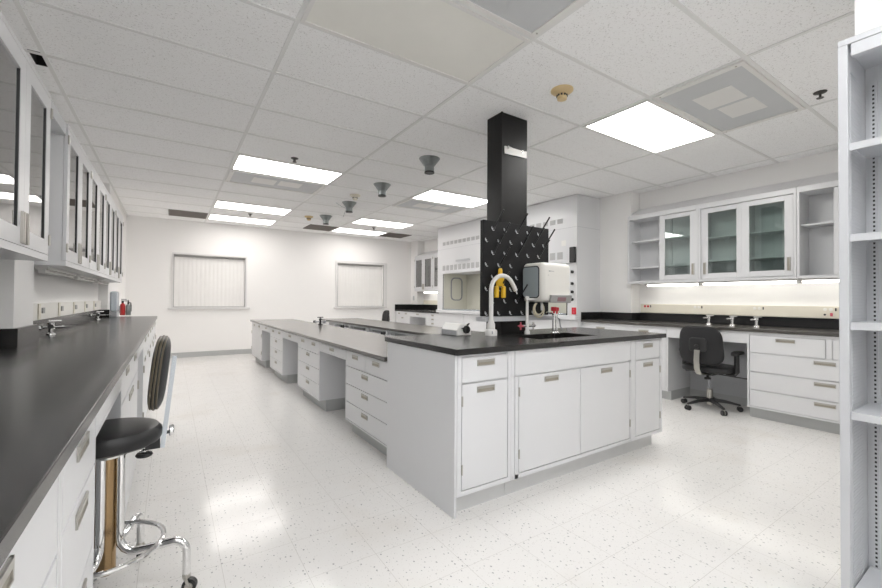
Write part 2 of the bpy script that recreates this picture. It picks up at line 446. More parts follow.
snorkel(2.40, 7.52, 'galvanised duct funnel on the ceiling, farthest of the four, in front of a dark louver')
tag(MB().tube([(2.325, 6.235, 2.62), (2.2, 6.15, 2.63), (2.1, 6.1, 2.66)], .004, 6).tube([(2.325, 6.235, 2.61), (2.25, 6.1, 2.55), (2.20, 6.05, 2.45)], .004, 6)
    .build('wire', M['grey'], top=True), 'thin grey wires sticking out beside the third duct funnel', 'wire')
def detector(x, y, m, label, s=1.):
    t = thing('smoke_detector', label, 'detector', (x, y, H-.075), 0)
    MB().lathe([(.03*s, .045), (.062*s, .052), (.080*s, .066), (.080*s, .0745)]).build('base', m, t)
    MB().lathe([(.022*s, 0), (.034*s, .004), (.036*s, .018), (.034*s, .03), (.034*s, .046)]).build('head', m, t)
    b = MB()
    for k in range(10):
        a = k*PI/5; b.box(-.006, .006, -.004, .004, .024, .036)
        o = len(b.v)-8
        R = Matrix.Translation((.036*s*math.cos(a), .036*s*math.sin(a), 0)) @ Matrix.Rotation(a+PI/2, 4, 'Z')
        for q in range(8): b.v[o+q] = tuple(R @ Vector(b.v[o+q]))
    b.build('slots', M['blackp'], t)
detector(2.374, 1.993, M['tan'], 'tan round smoke detector on the ceiling in front of the black column')
detector(2.27, 5.75, M['cream'], 'cream smoke detector among the duct funnels')
detector(2.15, 7.75, M['tan'], 'tan smoke detector beside the farthest duct funnel')
def sprinkler(x, y, label):
    t = thing('fire_sprinkler', label, 'sprinkler', (x, y, H-.045), 0, 'ceiling sprinkler heads')
    MB().lathe([(.012, .03), (.038, .040), (.040, .0451)]).build('escutcheon', M['sprk'], t)
    MB().cyl((0, 0, .01), (0, 0, .032), .008, 10).cyl((.012, 0, .006), (.012, 0, .03), .003, 6).cyl((-.012, 0, .006), (-.012, 0, .03), .003, 6)\
        .lathe([(.020, 0), (.022, .003), (.008, .008)]).build('deflector', M['sprk'], t)
sprinkler(3.96, .95, 'chrome sprinkler head near the tall shelving at the right edge')
sprinkler(1.12, 4.62, 'small sprinkler head in front of the lit light left of the middle')
sprinkler(1.2, 8.15, 'tiny sprinkler head between the two lights over the left window')
sprinkler(3.65, 8.15, 'tiny sprinkler head between the two lights over the right window')

# ------------------------------------------------------------------ cabinet kit
def pull_mesh(w=.13, h=.034):
    b = MB(); t = .006
    b.box(-w/2, w/2, -.0045, 0, h/2-t, h/2); b.box(-w/2, w/2, -.0045, 0, -h/2, -h/2+t*.6)
    b.box(-w/2, -w/2+t, -.0045, 0, -h/2, h/2); b.box(w/2-t, w/2, -.0045, 0, -h/2, h/2)
    b.box(-w/2+t, w/2-t, -.0015, 0, -h/2+t*.6, h/2-t, 1)
    b.prism([(-.006, h/2), (-.005, h/2-.014), (-.0035, h/2-.014), (-.0035, h/2)], 'x', -w/2+t, w/2-t)
    return b
_pm = {}
def pull(parent, x, z, y, w=.13, h=.034, vert=False):
    key = (w, h, vert)
    if key not in _pm:
        b = pull_mesh(w, h)
        if vert: b.xf(Matrix.Rotation(PI/2, 4, 'Y'))
        o = b.build('handle', [M['nickel'], M['pull']], parent); _pm[key] = o.data
    else:
        o = bpy.data.objects.new('handle', _pm[key]); COL.objects.link(o); o.parent = parent
    o.location = (x, y, z); return o

def cabinet(label, loc, rot, w, d, fronts, z1=.885, toe=.11, group=None, sink=False, cat='cabinet', pw=.13, frame=(), toe_in=.07, kick='kick', name='base_cabinet', endtoe=(0, 0)):
    """local frame: x along the front, y into the cabinet, front faces at y=0"""
    t = thing(name, label, cat, loc, rot, group)
    b = MB(); F = .014
    if sink:
        b.box(0, w, F, d, toe, .58); b.box(0, .018, F, d, .58, z1); b.box(w-.018, w, F, d, .58, z1)
        b.box(.018, w-.018, d-.018, d, .58, z1); b.box(.018, w-.018, F, F+.018, .58, z1)
    else: b.box(0, w, F, d, toe, z1)
    xs0 = min(f[1] for f in fronts)-.003; xs1 = max(f[2] for f in fronts)+.003
    zs0 = min(f[3] for f in fronts)-.003; zs1 = max(f[4] for f in fronts)+.003
    if xs0 > .003: b.box(0, xs0, 0, F, toe, z1)
    if xs1 < w-.003: b.box(xs1, w, 0, F, toe, z1)
    if zs0 > toe+.003: b.box(max(xs0, 0), min(xs1, w), 0, F, toe, zs0)
    if zs1 < z1-.003: b.box(max(xs0, 0), min(xs1, w), 0, F, zs1, z1)
    for q in frame: b.box(q[0], q[1], 0, F, q[2], q[3])
    b.build('body', M['cab'], t)
    MB().box(endtoe[0], w-endtoe[1], toe_in, d, 0, toe).build('toe_kick', M[kick], t)
    for f in fronts:
        kind, x0, x1, za, zb = f[:5]; opt = f[5] if len(f) > 5 else {}
        dr = MB().box(-(x1-x0)/2+.0025, (x1-x0)/2-.0025, 0, F-.002, .0025, zb-za-.0025).build(kind, M['cab'], t, bevel=.0012, seg=1)
        dr.location = ((x0+x1)/2, 0, za)
        if opt.get('pull', True):
            h = .034
            px = opt.get('px', 0); pz = opt.get('pz', (zb-za)-.040 if kind == 'door' or zb-za < .3 else (zb-za)-.05)
            pull(dr, px, pz, -.0005, opt.get('pw', pw), h, opt.get('vert', False))
        if kind == 'door' and opt.get('hinge'):
            sx = -(x1-x0)/2+.001 if opt['hinge'] == 'l' else (x1-x0)/2-.001
            for hz in (.09, zb-za-.12):
                MB().box(sx-.004, sx+.004, -.006, 0, hz, hz+.055).cyl((sx, -.006, hz), (sx, -.006, hz+.055), .004, 8).build('hinge', M['nickel'], dr)
    return t

def rows(x0, x1, zs, pw=None, kind='drawer'):
    o = {} if pw is None else {'pw': pw}
    return [(kind, x0, x1, a, b, dict(o)) for a, b in zip(zs[1:], zs[:-1])]

RF = -PI/2    # fronts facing -x  (local x -> -y)
LF = PI/2     # fronts facing +x  (local x -> +y)

# ---- island, high end (front faces the camera, -y)
IY = 1.81
cabinet('white island cabinet, narrow drawer over a door, at the near left corner of the island', (1.312, IY, 0), 0, .395, .80,
    [('drawer', .03, .37, .726, .872), ('door', .03, .37, .138, .722, {'hinge': 'l'})], toe_in=.055, kick='kickw', group='island cabinets facing the camera', endtoe=(.002, 0))
cabinet('wide white sink cabinet with blank apron and double doors, middle of the island front', (1.709, IY, 0), 0, 1.268, .80,
    [('drawer_front', .03, 1.245, .728, .885, {'pull': False}), ('door', .063, .644, .138, .724, {'hinge': 'l', 'px': 0}), ('door', .644, 1.229, .138, .724, {'hinge': 'r'})],
    sink=True, toe_in=.055, kick='kickw', group='island cabinets facing the camera', frame=[(.033, .060, .11, .726), (1.232, 1.242, .11, .726)])
cabinet('white island cabinet, narrow drawer over a door, at the right end of the island front', (2.979, IY, 0), 0, .42, .80,
    [('drawer', .036, .385, .726, .872), ('door', .036, .385, .138, .722, {'hinge': 'r'})], toe_in=.055, kick='kickw', group='island cabinets facing the camera', endtoe=(0, .06))
tag(MB().box(1.296, 1.311, IY+.003, 2.64, .0, .8845).build('end_panel', M['cab'], top=True), 'plain white side panel closing the left flank of the tall island end', 'panel')
# slab with sink cut-out
def ring_slab(x0, x1, y0, y1, z0, z1, hx0, hx1, hy0, hy1):
    b = MB(); O = [(x0, y0), (x1, y0), (x1, y1), (x0, y1)]; I = [(hx0, hy0), (hx1, hy0), (hx1, hy1), (hx0, hy1)]
    vs = [(*p, z1) for p in O]+[(*p, z1) for p in I]+[(*p, z0) for p in O]+[(*p, z0) for p in I]
    fs = []
    for i in range(4):
        k = (i+1) % 4
        fs += [(i, k, 4+k, 4+i), (8+k, 8+i, 12+i, 12+k), (8+i, 8+k, k, i), (12+k, 12+i, 4+i, 4+k)]
    return b.add(vs, fs)
tag(ring_slab(1.285, 3.425, 1.785, 2.665, .886, .920, 2.12, 2.75, 1.96, 2.27).build('worktop', M['epoxy'], top=True, bevel=.003),
    'glossy black raised worktop with sink cut-out on the near end of the island', 'worktop')
sk = thing('sink_basin', 'black rectangular sink basin set into the raised island worktop', 'sink', (2.435, 2.115, .62))
b = MB(); x0, x1, y0, y1 = 2.10, 2.77, 1.945, 2.285
b.box(x0, x1, y0, y1, .62, .635); b.box(x0, x0+.015, y0, y1, .635, .885); b.box(x1-.015, x1, y0, y1, .635, .885)
b.box(x0+.015, x1-.015, y0, y0+.015, .635, .885); b.box(x0+.015, x1-.015, y1-.015, y1, .635, .885)
b.build('basin', M['epoxy'], sk, world=True)
MB().lathe([(.04, 0), (.045, .004), (.02, .006)], c=(2.435, 2.115, .635)).build('drain', M['chrome'], sk, world=True)

# ---- island, low bench facing the left aisle (local x -> -y, origin at the far (high-y) end)
LX = 1.31; LZ = .738; TL = .12
def lowcab(ya, yb, label, fronts, **k):
    return cabinet(label, (LX, yb, 0), RF, yb-ya-.001, .74, fronts, z1=LZ, toe=TL, group='cabinets of the low island bench facing the left aisle', pw=.12, **k)
w = 3.505-2.642
lowcab(2.642, 3.505, 'low island cabinet with two top drawers above three wide drawers, touching the raised end', 
    [('drawer', .012, w/2, .600, .733), ('drawer', w/2, w-.012, .600, .733)] + rows(.012, w-.012, [.598, .442, .286, .135]))
w = 5.14-4.26
lowcab(4.26, 5.14, 'low island cabinet with two top drawers above three wide drawers, second from the raised end',
    [('drawer', .012, w/2, .600, .733), ('drawer', w/2, w-.012, .600, .733)] + rows(.012, w-.012, [.598, .442, .286, .135]))
w = 6.80-5.94
lowcab(5.94, 6.80, 'low island cabinet with two top drawers above three wide drawers, third from the raised end',
    [('drawer', .012, w/2, .600, .733), ('drawer', w/2, w-.012, .600, .733)] + rows(.012, w-.012, [.598, .442, .286, .135]))
w = 8.50-7.49
lowcab(7.49, 8.50, 'low island cabinet with two doors at the far end of the low bench',
    [('drawer', .012, w/2, .640, .733), ('drawer', w/2, w-.012, .640, .733), ('door', .012, w/2, .135, .638, {'pull': False, 'hinge': 'l'}), ('door', w/2, w-.012, .135, .638, {'pull': False, 'hinge': 'r'})])
def knee(label, loc, rot, w, z1, zd, depth=.5, mt='greyl', drawer=(.06, .94), group=None, pw=.12):
    t = thing('knee_space', label, 'desk opening', loc, rot, group)
    MB().box(.001, w-.001, .014, .04, zd-.012, z1).box(.001, w-.001, 0, .014, zd-.012, zd).box(.001, w*drawer[0]-.002, 0, .014, zd, z1).box(w*drawer[1]+.002, w-.001, 0, .014, zd, z1)\
        .box(.001, w-.001, .04, depth, z1-.02, z1).build('apron', M['cab'], t)
    dr = MB().box(-(w*(drawer[1]-drawer[0]))/2, (w*(drawer[1]-drawer[0]))/2, 0, .012, .002, z1-zd-.012).build('drawer', M['cab'], t, bevel=.0012, seg=1)
    dr.location = (w*(drawer[0]+drawer[1])/2, 0, zd)
    if pw: pull(dr, 0, (z1-zd)*.5, -.0005, pw, .03)
    MB().box(.001, w-.001, depth, depth+.018, 0, z1).box(.001, w-.001, depth-.008, depth, 0, .09, 1).build('back_panel', [M[mt], M['kick']], t)
    return t
KG = 'knee openings of the low island bench'
knee('knee opening of the low island bench nearest the raised end, under a pencil drawer', (LX, 4.26, 0), RF, 4.26-3.505, LZ, .655, group=KG)
knee('knee opening in the middle of the low island bench, under a pencil drawer', (LX, 5.94, 0), RF, 5.94-5.14, LZ, .655, group=KG)
knee('knee opening nearest the far end of the low island bench', (LX, 7.49, 0), RF, 7.49-6.80, LZ, .655, group=KG)
tag(MB().box(1.285, 2.08, 2.667, 8.56, .740, .772).build('worktop', M['epoxy_sheen'], top=True, bevel=.003),
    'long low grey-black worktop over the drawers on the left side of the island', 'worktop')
tag(MB().box(2.60, 3.40, 2.72, 8.42, .740, .772).build('worktop', M['epoxy_sheen'], top=True, bevel=.003),
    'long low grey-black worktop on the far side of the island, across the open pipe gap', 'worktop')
# frame of the far bench: posts and rails seen through the gap
t = thing('bench_support', 'white metal frame with posts under the far side island worktop, seen through the pipe gap', 'frame', (2.64, 5.6, 0))
for k in range(8):
    yy = 3.12+k*.745
    MB().box(2.615, 2.665, yy-.025, yy+.025, 0, .739).build('post', M['cab'], t, world=True)
MB().box(2.62, 2.655, 2.80, 8.40, .715, .739).box(2.62, 2.655, 2.80, 8.40, .645, .672).box(2.62, 2.655, 2.80, 8.40, .10, .14).build('rail', M['cab'], t, world=True)
for k, (ya, yb) in enumerate(((2.80, 4.30), (4.32, 6.30), (6.32, 8.38))):
    w = yb-ya
    cabinet(['white drawer cabinet under the far side island worktop, nearest the column', 'white drawer cabinet under the middle of the far side island worktop', 'white drawer cabinet under the far end of the far side island worktop'][k],
        (3.38, ya, 0), LF, w, .62, rows(.012, w/2, [.733, .60, .442, .286, .135])+rows(w/2, w-.012, [.733, .60, .442, .286, .135]), z1=LZ, toe=TL, group='cabinets on the hidden side of the island', pw=.12)
# services in the gap
t = thing('service_pipes', 'grey service pipes and valves running in the gap between the two low island worktops', 'pipes', (2.3, 5.6, 0))
for x, z, r in ((2.20, .66, .02), (2.34, .60, .016), (2.46, .67, .022)):
    MB().cyl((x, 2.75, z), (x, 8.35, z), r, 12).build('pipe', M['greyl'] if r < .02 else M['galv'], t, world=True)
for k in range(7):
    yy = 3.3+k*.8
    MB().box(2.18, 2.50, yy-.02, yy+.02, 0, .57).build('bracket', M['greyl'], t, world=True)
    if k % 2 == 0:
        MB().lathe([(.03, 0), (.036, .02), (.03, .05), (.012, .055)], c=(2.46, yy+.25, .69)).build('valve', M['blackp'], t, world=True)
for k in range(6):
    yy = 3.25+k*.78
    t = thing('electrical_box', 'grey electrical box hanging in the pipe gap of the island bench', 'electrical box', (2.715, yy+.21, .60), 0, 'electrical boxes in the pipe gap')
    MB().box(-.03, .03, -.21, .21, 0, .10).build('enclosure', M['grey'], t); MB().box(-.035, -.0305, -.18, .18, .015, .085).build('cover', M['ventg'], t)
    MB().cyl((0, -.16, .10), (0, -.16, .1395), .008, 8).build('hanger', M['greyl'], t); MB().cyl((0, .16, .10), (0, .16, .1395), .008, 8).build('hanger', M['greyl'], t)
# gas turret at the far end of the low bench
def turret(x, y, z, label):
    t = thing('gas_turret', label, 'valve', (x, y, z))
    MB().lathe([(.035, 0), (.033, .012), (.018, .02), (.016, .075), (.022, .08), (.022, .10), (.012, .105)]).build('stem', M['blackp'], t)
    MB().cyl((-.075, 0, .05), (.075, 0, .05), .010, 10).cyl((-.075, 0, .03), (-.075, 0, .07), .014, 10).cyl((.075, 0, .03), (.075, 0, .07), .014, 10).build('outlet', M['grey'], t)
    MB().box(-.045, .045, -.010, .010, .115, .128).cyl((0, 0, .10), (0, 0, .12), .006, 8).build('lever', M['blackp'], t)
turret(1.98, 6.43, .772, 'black gas turret standing on the low island worktop near the far benches')

# ---- column, pegboard and its fittings
t = thing('service_column', 'tall glossy black service column rising from the island to the ceiling', 'column', (2.39, 2.56, .92))
MB().box(2.240, 2.535, 2.50, 2.68, .9205, H-.001).build('casing', M['column'], t, world=True, bevel=.003)
MB().box(2.238, 2.252, 2.493, 2.507, .9205, H-.001).build('corner_trim', M['column'], t, world=True)
MB().prism([(2.270, 2.452), (2.520, 2.450), (2.520, 2.398), (2.270, 2.390)], 'y', 2.490, 2.4995).build('label_plate', M['white'], t, world=True)
MB().cyl((2.30, 2.485, 2.442), (2.30, 2.50, 2.442), .012, 10).cyl((2.47, 2.485, 2.444), (2.47, 2.50, 2.444), .012, 10).cyl((2.34, 2.480, 2.444), (2.29, 2.480, 2.452), .004, 6).cyl((2.51, 2.480, 2.45), (2.46, 2.480, 2.44), .004, 6).build('clip', M['chrome'], t, world=True)
pb = thing('pegboard', 'black drying pegboard with slanted black pegs fixed to the front of the column', 'pegboard', (2.375, 2.47, 1.05))
MB().box(2.017, 2.752, 2.452, 2.492, 1.06, 1.812).build('board', M['board'], pb, world=True, bevel=.003)
rodm = MB().tube([(0, 0, 0), (0, -.02, .02), (0, -.105, .118), (0, -.112, .128)], .0052, 8, rs=[.006, .006, .006, .0068]).lathe([(.010, 0), (.010, -.006), (.006, -.009)], axis='y', n=12)
stub = MB().tube([(-.010, -.004, .014), (-.015, -.010, 0), (-.007, -.014, -.014), (.006, -.012, -.014)], .0036, 6).lathe([(.006, 0), (.006, -.003)], axis='y', n=10)
rd = st = None
for r in range(8):
    z = 1.755-r*.095; odd = r % 2
    for k in range(6 if odd else 5):
        x = 2.06+.128*k+(.0 if odd else .064)
        if x > 2.74: continue
        if x > 2.42 and z < 1.50 and z > 1.16: continue
        o = (stub.build('peg_hook', M['greyl'], pb) if st is None else bpy.data.objects.new('peg_hook', st))
        if st is not None: COL.objects.link(o); o.parent = pb
        st = o.data
        o.location = (x-.016-2.375, 2.4515-2.47, z-.006-1.05)
        if (r < 4 and (k+r) % 2 == 0) or (r < 2 and k > 3) or (r == 5 and k == 1) or (r == 6 and k == 2):
            o = (rodm.build('peg', M['blackp'], pb) if rd is None else bpy.data.objects.new('peg', rd))
            if rd is not None: COL.objects.link(o); o.parent = pb
            rd = o.data; o.location = (x-2.375, 2.4515-2.47, z-1.05)
MB().box(1.985, 2.765, 2.385, 2.445, 1.022, 1.030).box(1.985, 2.765, 2.385, 2.389, 1.030, 1.050).box(1.985, 1.989, 2.389, 2.445, 1.030, 1.050).box(2.761, 2.765, 2.389, 2.445, 1.030, 1.050)\
    .box(1.985, 2.765, 2.445, 2.499, 1.022, 1.056).build('drip_trough', M['greyl'], pb, world=True)
tag(MB().cyl((2.10, 2.455, .921), (2.10, 2.455, 1.022), .012, 12).build('drain_pipe', M['greyl'], top=True), 'short grey drain pipe below the left half of the drip trough', 'pipe')
# yellow clips hanging from a peg
yt = thing('yellow_clamp', 'bright yellow plastic clamp with two prongs hanging on the pegboard behind the tall faucet', 'clamp', (2.150, 2.42, 1.20))
MB().pad((2.165, 2.425, 1.34), .040, .014, .045, .5, .6).build('body', M['yellow'], yt, world=True)
MB().pad((2.168, 2.425, 1.405), .018, .012, .034, .6, .7).box(2.150, 2.186, 2.418, 2.432, 1.39, 1.398).build('head', M['yellow'], yt, world=True)
for sx in (2.130, 2.202):
    MB().lathe([(.016, 0), (.019, .004), (.019, .085), (.010, .095)], c=(sx, 2.425, 1.205)).build('prong', M['yellow'], yt, world=True)
MB().cyl((2.06, 2.425, 1.288), (2.205, 2.425, 1.288), .004, 8).build('rod', M['chrome'], yt, world=True)
# wall mounted water purifier
wp = thing('water_purifier', 'off-white water purifier box mounted on the right side of the pegboard', 'appliance', (2.6, 2.34, 1.17))
MB().box(2.432, 2.772, 2.225, 2.451, 1.172, 1.490).build('housing', M['offw'], wp, world=True, bevel=.034, seg=5)
s = MB(); rr = .025
def rrect(y0, y1, z0, z1, r, n=5):
    o = []
    for cx, cz, a0 in ((y1-r, z1-r, 0), (y0+r, z1-r, 90), (y0+r, z0+r, 180), (y1-r, z0+r, 270)):
        for k in range(n+1):
            a = math.radians(a0+90*k/n); o.append((cx+r*math.cos(a), cz+r*math.sin(a)))
    return o
MB().prism(rrect(2.262, 2.442, 1.205, 1.462, .03), 'x', 2.4295, 2.434).build('side_gasket', M['blackp'], wp, world=True)
MB().prism(rrect(2.270, 2.436, 1.213, 1.454, .024), 'x', 2.4275, 2.4295).build('side_panel', M['panel'], wp, world=True)
MB().prism([(2.214, 1.168), (2.198, 1.228), (2.226, 1.232), (2.226, 1.168)], 'x', 2.51, 2.75).build('control_panel', M['ventg'], wp, world=True)
MB().prism([(2.2095, 1.180), (2.2010, 1.212), (2.1990, 1.212), (2.2075, 1.180)], 'x', 2.58, 2.68).build('keypad', M['keyp'], wp, world=True)
MB().box(2.50, 2.518, 2.2235, 2.2255, 1.417, 1.424).box(2.520, 2.56, 2.2235, 2.2255, 1.419, 1.422).box(2.497, 2.501, 2.2235, 2.2255, 1.385, 1.391).build('emblem', M['grey'], wp, world=True)
ht = MB()
for k, (cx, rad, cz) in enumerate(((2.50, .062, 1.11), (2.515, .048, 1.12))):
    ht.tube([(cx+rad*math.sin(a), 2.33+.012*k, cz-rad*math.cos(a)) for a in [math.radians(-150+12*q) for q in range(26)]], .0055, 8)
ht.tube([(2.47, 2.33, 1.165), (2.44, 2.32, 1.13), (2.43, 2.30, 1.08), (2.50, 2.31, 1.048)], .0055, 8)
ht.tube([(2.53, 2.34, 1.175), (2.535, 2.335, 1.16), (2.545, 2.332, 1.15)], .0055, 8)
ht.build('tubing', M['hose'], wp, world=True)

# ---- faucets on the island
gf = thing('gooseneck_faucet', 'tall white gooseneck faucet on the island in front of the pegboard', 'faucet', (2.020, 2.36, .92))
MB().lathe([(.046, .0005), (.046, .035), (.040, .045), (.030, .048), (.030, .085), (.024, .10), (.022, .115)], c=(2.02, 2.36, .92)).build('base', M['white'], gf, world=True)
pts = [(2.02, 2.36, 1.03), (2.02, 2.36, 1.27)] + [(2.02+.105-.105*math.cos(a), 2.36-.02*a/PI, 1.27+.105*math.sin(a)) for a in [math.radians(15*q) for q in range(1, 11)]]
pts += [(2.240, 2.34, 1.285), (2.252, 2.34, 1.262)]
MB().tube(pts, .0165, 14).build('neck', M['white'], gf, world=True)
MB().cyl((2.248, 2.34, 1.272), (2.262, 2.34, 1.235), .009, 10).build('nozzle', M['chrome'], gf, world=True)
MB().box(1.995, 2.02, 2.318, 2.324, .935, .955).build('label_plate', M['grey'], gf, world=True)
mf = thing('mixing_faucet', 'white lab faucet with red and chrome cross handles beside the island sink', 'faucet', (2.357, 2.318, .92))
MB().lathe([(.022, .0005), (.022, .02), (.015, .03), (.015, .07), (.013, .075), (.011, .265), (.016, .27), (.016, .295), (.008, .30)], c=(2.357, 2.318, .92)).build('body', M['white'], mf, world=True)
MB().tube([(2.357, 2.318, 1.195), (2.44, 2.318, 1.195), (2.49, 2.315, 1.19), (2.512, 2.31, 1.165), (2.516, 2.31, 1.13)], .0095, 10).cyl((2.516, 2.31, 1.14), (2.516, 2.31, 1.105), .012, 12, r2=.009).build('spout', M['white'], mf, world=True)
for sx, m, dz in ((-1, 'pink', 0), (1, 'chrome', 0)):
    MB().cyl((2.357, 2.318, .985), (2.357+sx*.07, 2.318, .985), .009, 10).build('valve', M['chrome'], mf, world=True)
    MB().cyl((2.357+sx*.07, 2.318-.028, .985), (2.357+sx*.07, 2.318+.028, .985), .006, 8).cyl((2.357+sx*.07, 2.318, .955), (2.357+sx*.07, 2.318, 1.015), .006, 8)\
        .lathe([(.012, -.008), (.014, 0), (.012, .01)], c=(2.357+sx*.07, 2.318, .985), axis='x').build('cross_handle', M[m], mf, world=True)
gc = thing('gas_cock', 'chrome twin post gas tap with a red knob, right of the sink faucet', 'tap', (2.66, 2.30, .92))
MB().lathe([(.028, .0005), (.026, .008), (.012, .014), (.011, .16)], c=(2.645, 2.30, .92)).lathe([(.022, .0005), (.020, .008), (.010, .014), (.009, .15)], c=(2.678, 2.30, .92)).box(2.635, 2.69, 2.292, 2.308, 1.06, 1.075).build('post', M['chrome'], gc, world=True)
MB().tube([(2.645, 2.30, 1.07), (2.60, 2.29, 1.085), (2.54, 2.28, 1.09)], .007, 8).build('spout', M['chrome'], gc, world=True)
MB().tube([(2.678, 2.30, 1.05), (2.71, 2.295, 1.03), (2.715, 2.29, .97), (2.735, 2.285, .945)], .006, 8).build('outlet', M['grey'], gc, world=True)
MB().lathe([(.020, 0), (.025, .006), (.025, .03), (.020, .036)], c=(2.648, 2.30, 1.098)).cyl((2.648, 2.30, 1.07), (2.648, 2.30, 1.10), .008, 8).lathe([(.014, 0), (.016, .005), (.016, .026), (.012, .03)], c=(2.685, 2.30, 1.10)).cyl((2.682, 2.30, 1.06), (2.685, 2.30, 1.105), .007, 8).build('knob', M['red'], gc, world=True)
# white bench instrument with black knob
dv = thing('bench_instrument', 'small white wedge shaped instrument with a black knob on the raised island worktop', 'instrument', (1.83, 2.55, .92))
MB().prism([(1.765, .9205), (1.900, .9205), (1.895, .955), (1.875, 1.003), (1.800, 1.010), (1.765, .962)], 'y', 2.445, 2.655).build('housing', M['white'], dv, world=True, bevel=.006)
MB().prism([(1.7635, .9225), (1.7655, .9225), (1.7655, .958), (1.7635, .958)], 'y', 2.452, 2.648).build('side_stripe', M['greyl'], dv, world=True)
MB().lathe([(.027, 0), (.030, -.004), (.026, -.022), (.014, -.024)], c=(1.845, 2.4445, .965), axis='y').box(1.842, 1.848, 2.412, 2.424, .94, .992).build('knob', M['blackp'], dv, world=True)
MB().cyl((1.845, 2.43, .998), (1.850, 2.41, 1.012), .006, 8).cyl((1.81, 2.4445, .975), (1.80, 2.42, .977), .005, 8).build('stopcock', M['blackp'], dv, world=True)

# ------------------------------------------------------------------ right wall base run (front x = 4.955)
RX = 4.955; RD = 5.597-RX; G = 'base cabinets along the right wall'
w = 1.765-.85
cabinet('wide white four row drawer cabinet right of the office chair, next to the tall shelving', (RX, 1.765, 0), RF, w-.0, RD,
    [('drawer', .02, .605, .672, .848), ('drawer', .650, w-.02, .672, .848, {'px': .0})] + [('drawer', .02, w-.02, a, b, {'px': .14}) for a, b in ((.478, .668), (.295, .474), (.128, .291))],
    z1=.878, toe=.11, group=G, pw=.15, frame=[(.609, .646, .67, .85)])
cabinet('white drawer cabinet at the near end of the right wall, behind the tall shelving', (RX, .849, 0), RF, .395, RD, rows(.02, .375, [.848, .672, .478, .295, .128]), z1=.878, group=G)
knee('knee opening with two pencil drawers where the office chair stands', (RX, 2.565, 0), RF, 2.565-1.765, .878, .768, depth=.52, drawer=(.28, .72), pw=0)
w = 3.17-2.566
cabinet('white drawer cabinet left of the office chair, behind the right end of the island', (RX, 3.17, 0), RF, w, RD, rows(.02, w-.02, [.848, .672, .478, .295, .128]), z1=.878, group=G)
w = 3.795-3.171
cabinet('white drawer cabinet on the right wall touching the fume hood', (RX, 3.795, 0), RF, w, .43, rows(.02, w-.02, [.848, .672, .478, .295, .128]), z1=.878, group=G)
# the cabinets stop at the pier: shallower top there
wt = thing('worktop', 'black worktop with backsplash running along the right wall below the sliding glass cabinets', 'worktop', (5.25, 2.1, .88))
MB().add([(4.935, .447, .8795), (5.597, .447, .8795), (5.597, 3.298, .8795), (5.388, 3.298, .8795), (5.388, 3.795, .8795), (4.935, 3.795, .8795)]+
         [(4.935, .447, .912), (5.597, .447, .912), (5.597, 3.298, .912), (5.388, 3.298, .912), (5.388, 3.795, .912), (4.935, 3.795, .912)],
         [(5, 4, 3, 2, 1, 0), (6, 7, 8, 9, 10, 11)]+[(i, (i+1) % 6, (i+1) % 6+6, i+6) for i in range(6)]).build('slab', M['epoxy_sheen'], wt, world=True, bevel=.003)
MB().box(5.577, 5.597, .447, 3.297, .9125, 1.018).box(5.37, 5.577, 3.278, 3.297, .9125, 1.018).box(5.368, 5.387, 3.297, 3.775, .9125, 1.018).box(4.94, 5.387, 3.775, 3.794, .9125, 1.018).build('backsplash', M['epoxyb'], wt, world=True, bevel=.002)

# raceway with outlets
rw = thing('wall_raceway', 'long cream electrical raceway with outlets on the right wall above the black backsplash', 'raceway', (5.58, 1.9, 1.02))
MB().box(5.556, 5.598, .47, 3.26, 1.022, 1.145).build('channel', M['cream'], rw, world=True, bevel=.004)
for k, (yy, c2) in enumerate(((3.165, 'red'), (2.51, 'cream'), (1.875, 'cream'), (1.275, 'cream'))):
    MB().box(5.5535, 5.556, yy-.075, yy+.075, 1.026, 1.141).build('cover_plate', M['cream'], rw, world=True)
    o = MB()
    for dy in (.028, -.016): o.lathe([(.014, 0), (.016, -.002), (.015, -.005)], c=(5.5535, yy+dy, 1.112), axis='x', n=14, m=0)
    o.box(5.549, 5.5535, yy-.058, yy-.047, 1.098, 1.128, 1)
    if k == 3: o.box(5.549, 5.5535, yy-.030, yy-.010, 1.045, 1.078, 2); o.cyl((5.5535, yy+.03, 1.06), (5.549, yy+.03, 1.06), .010, 10, 1)
    o.build('outlet', [M['red'] if c2 == 'red' else M['offw'], M['blackp'], M['pink']], rw, world=True)
# turrets on the worktop
for k, (x, y) in enumerate(((5.30, 2.27), (5.30, 2.03), (5.30, 1.80))):
    t = thing('gas_turret', ['chrome gas turret on the right wall worktop, left one of three', 'chrome gas turret on the right wall worktop, middle one of three', 'chrome gas turret on the right wall worktop, right one of three'][k], 'tap', (x, y, .9125), -.4, 'gas turrets on the right wall worktop')
    MB().lathe([(.030, 0), (.028, .01), (.016, .018), (.016, .07), (.022, .075), (.022, .095), (.012, .10)]).build('stem', M['chrome'], t)
    MB().cyl((-.06, 0, .08), (0, 0, .08), .009, 10).cyl((-.075, 0, .08), (-.055, 0, .08), .006, 8).build('nozzle', M['chrome'], t)
    MB().box(-.03, .06, -.008, .008, .104, .114).build('lever', M['white'], t)

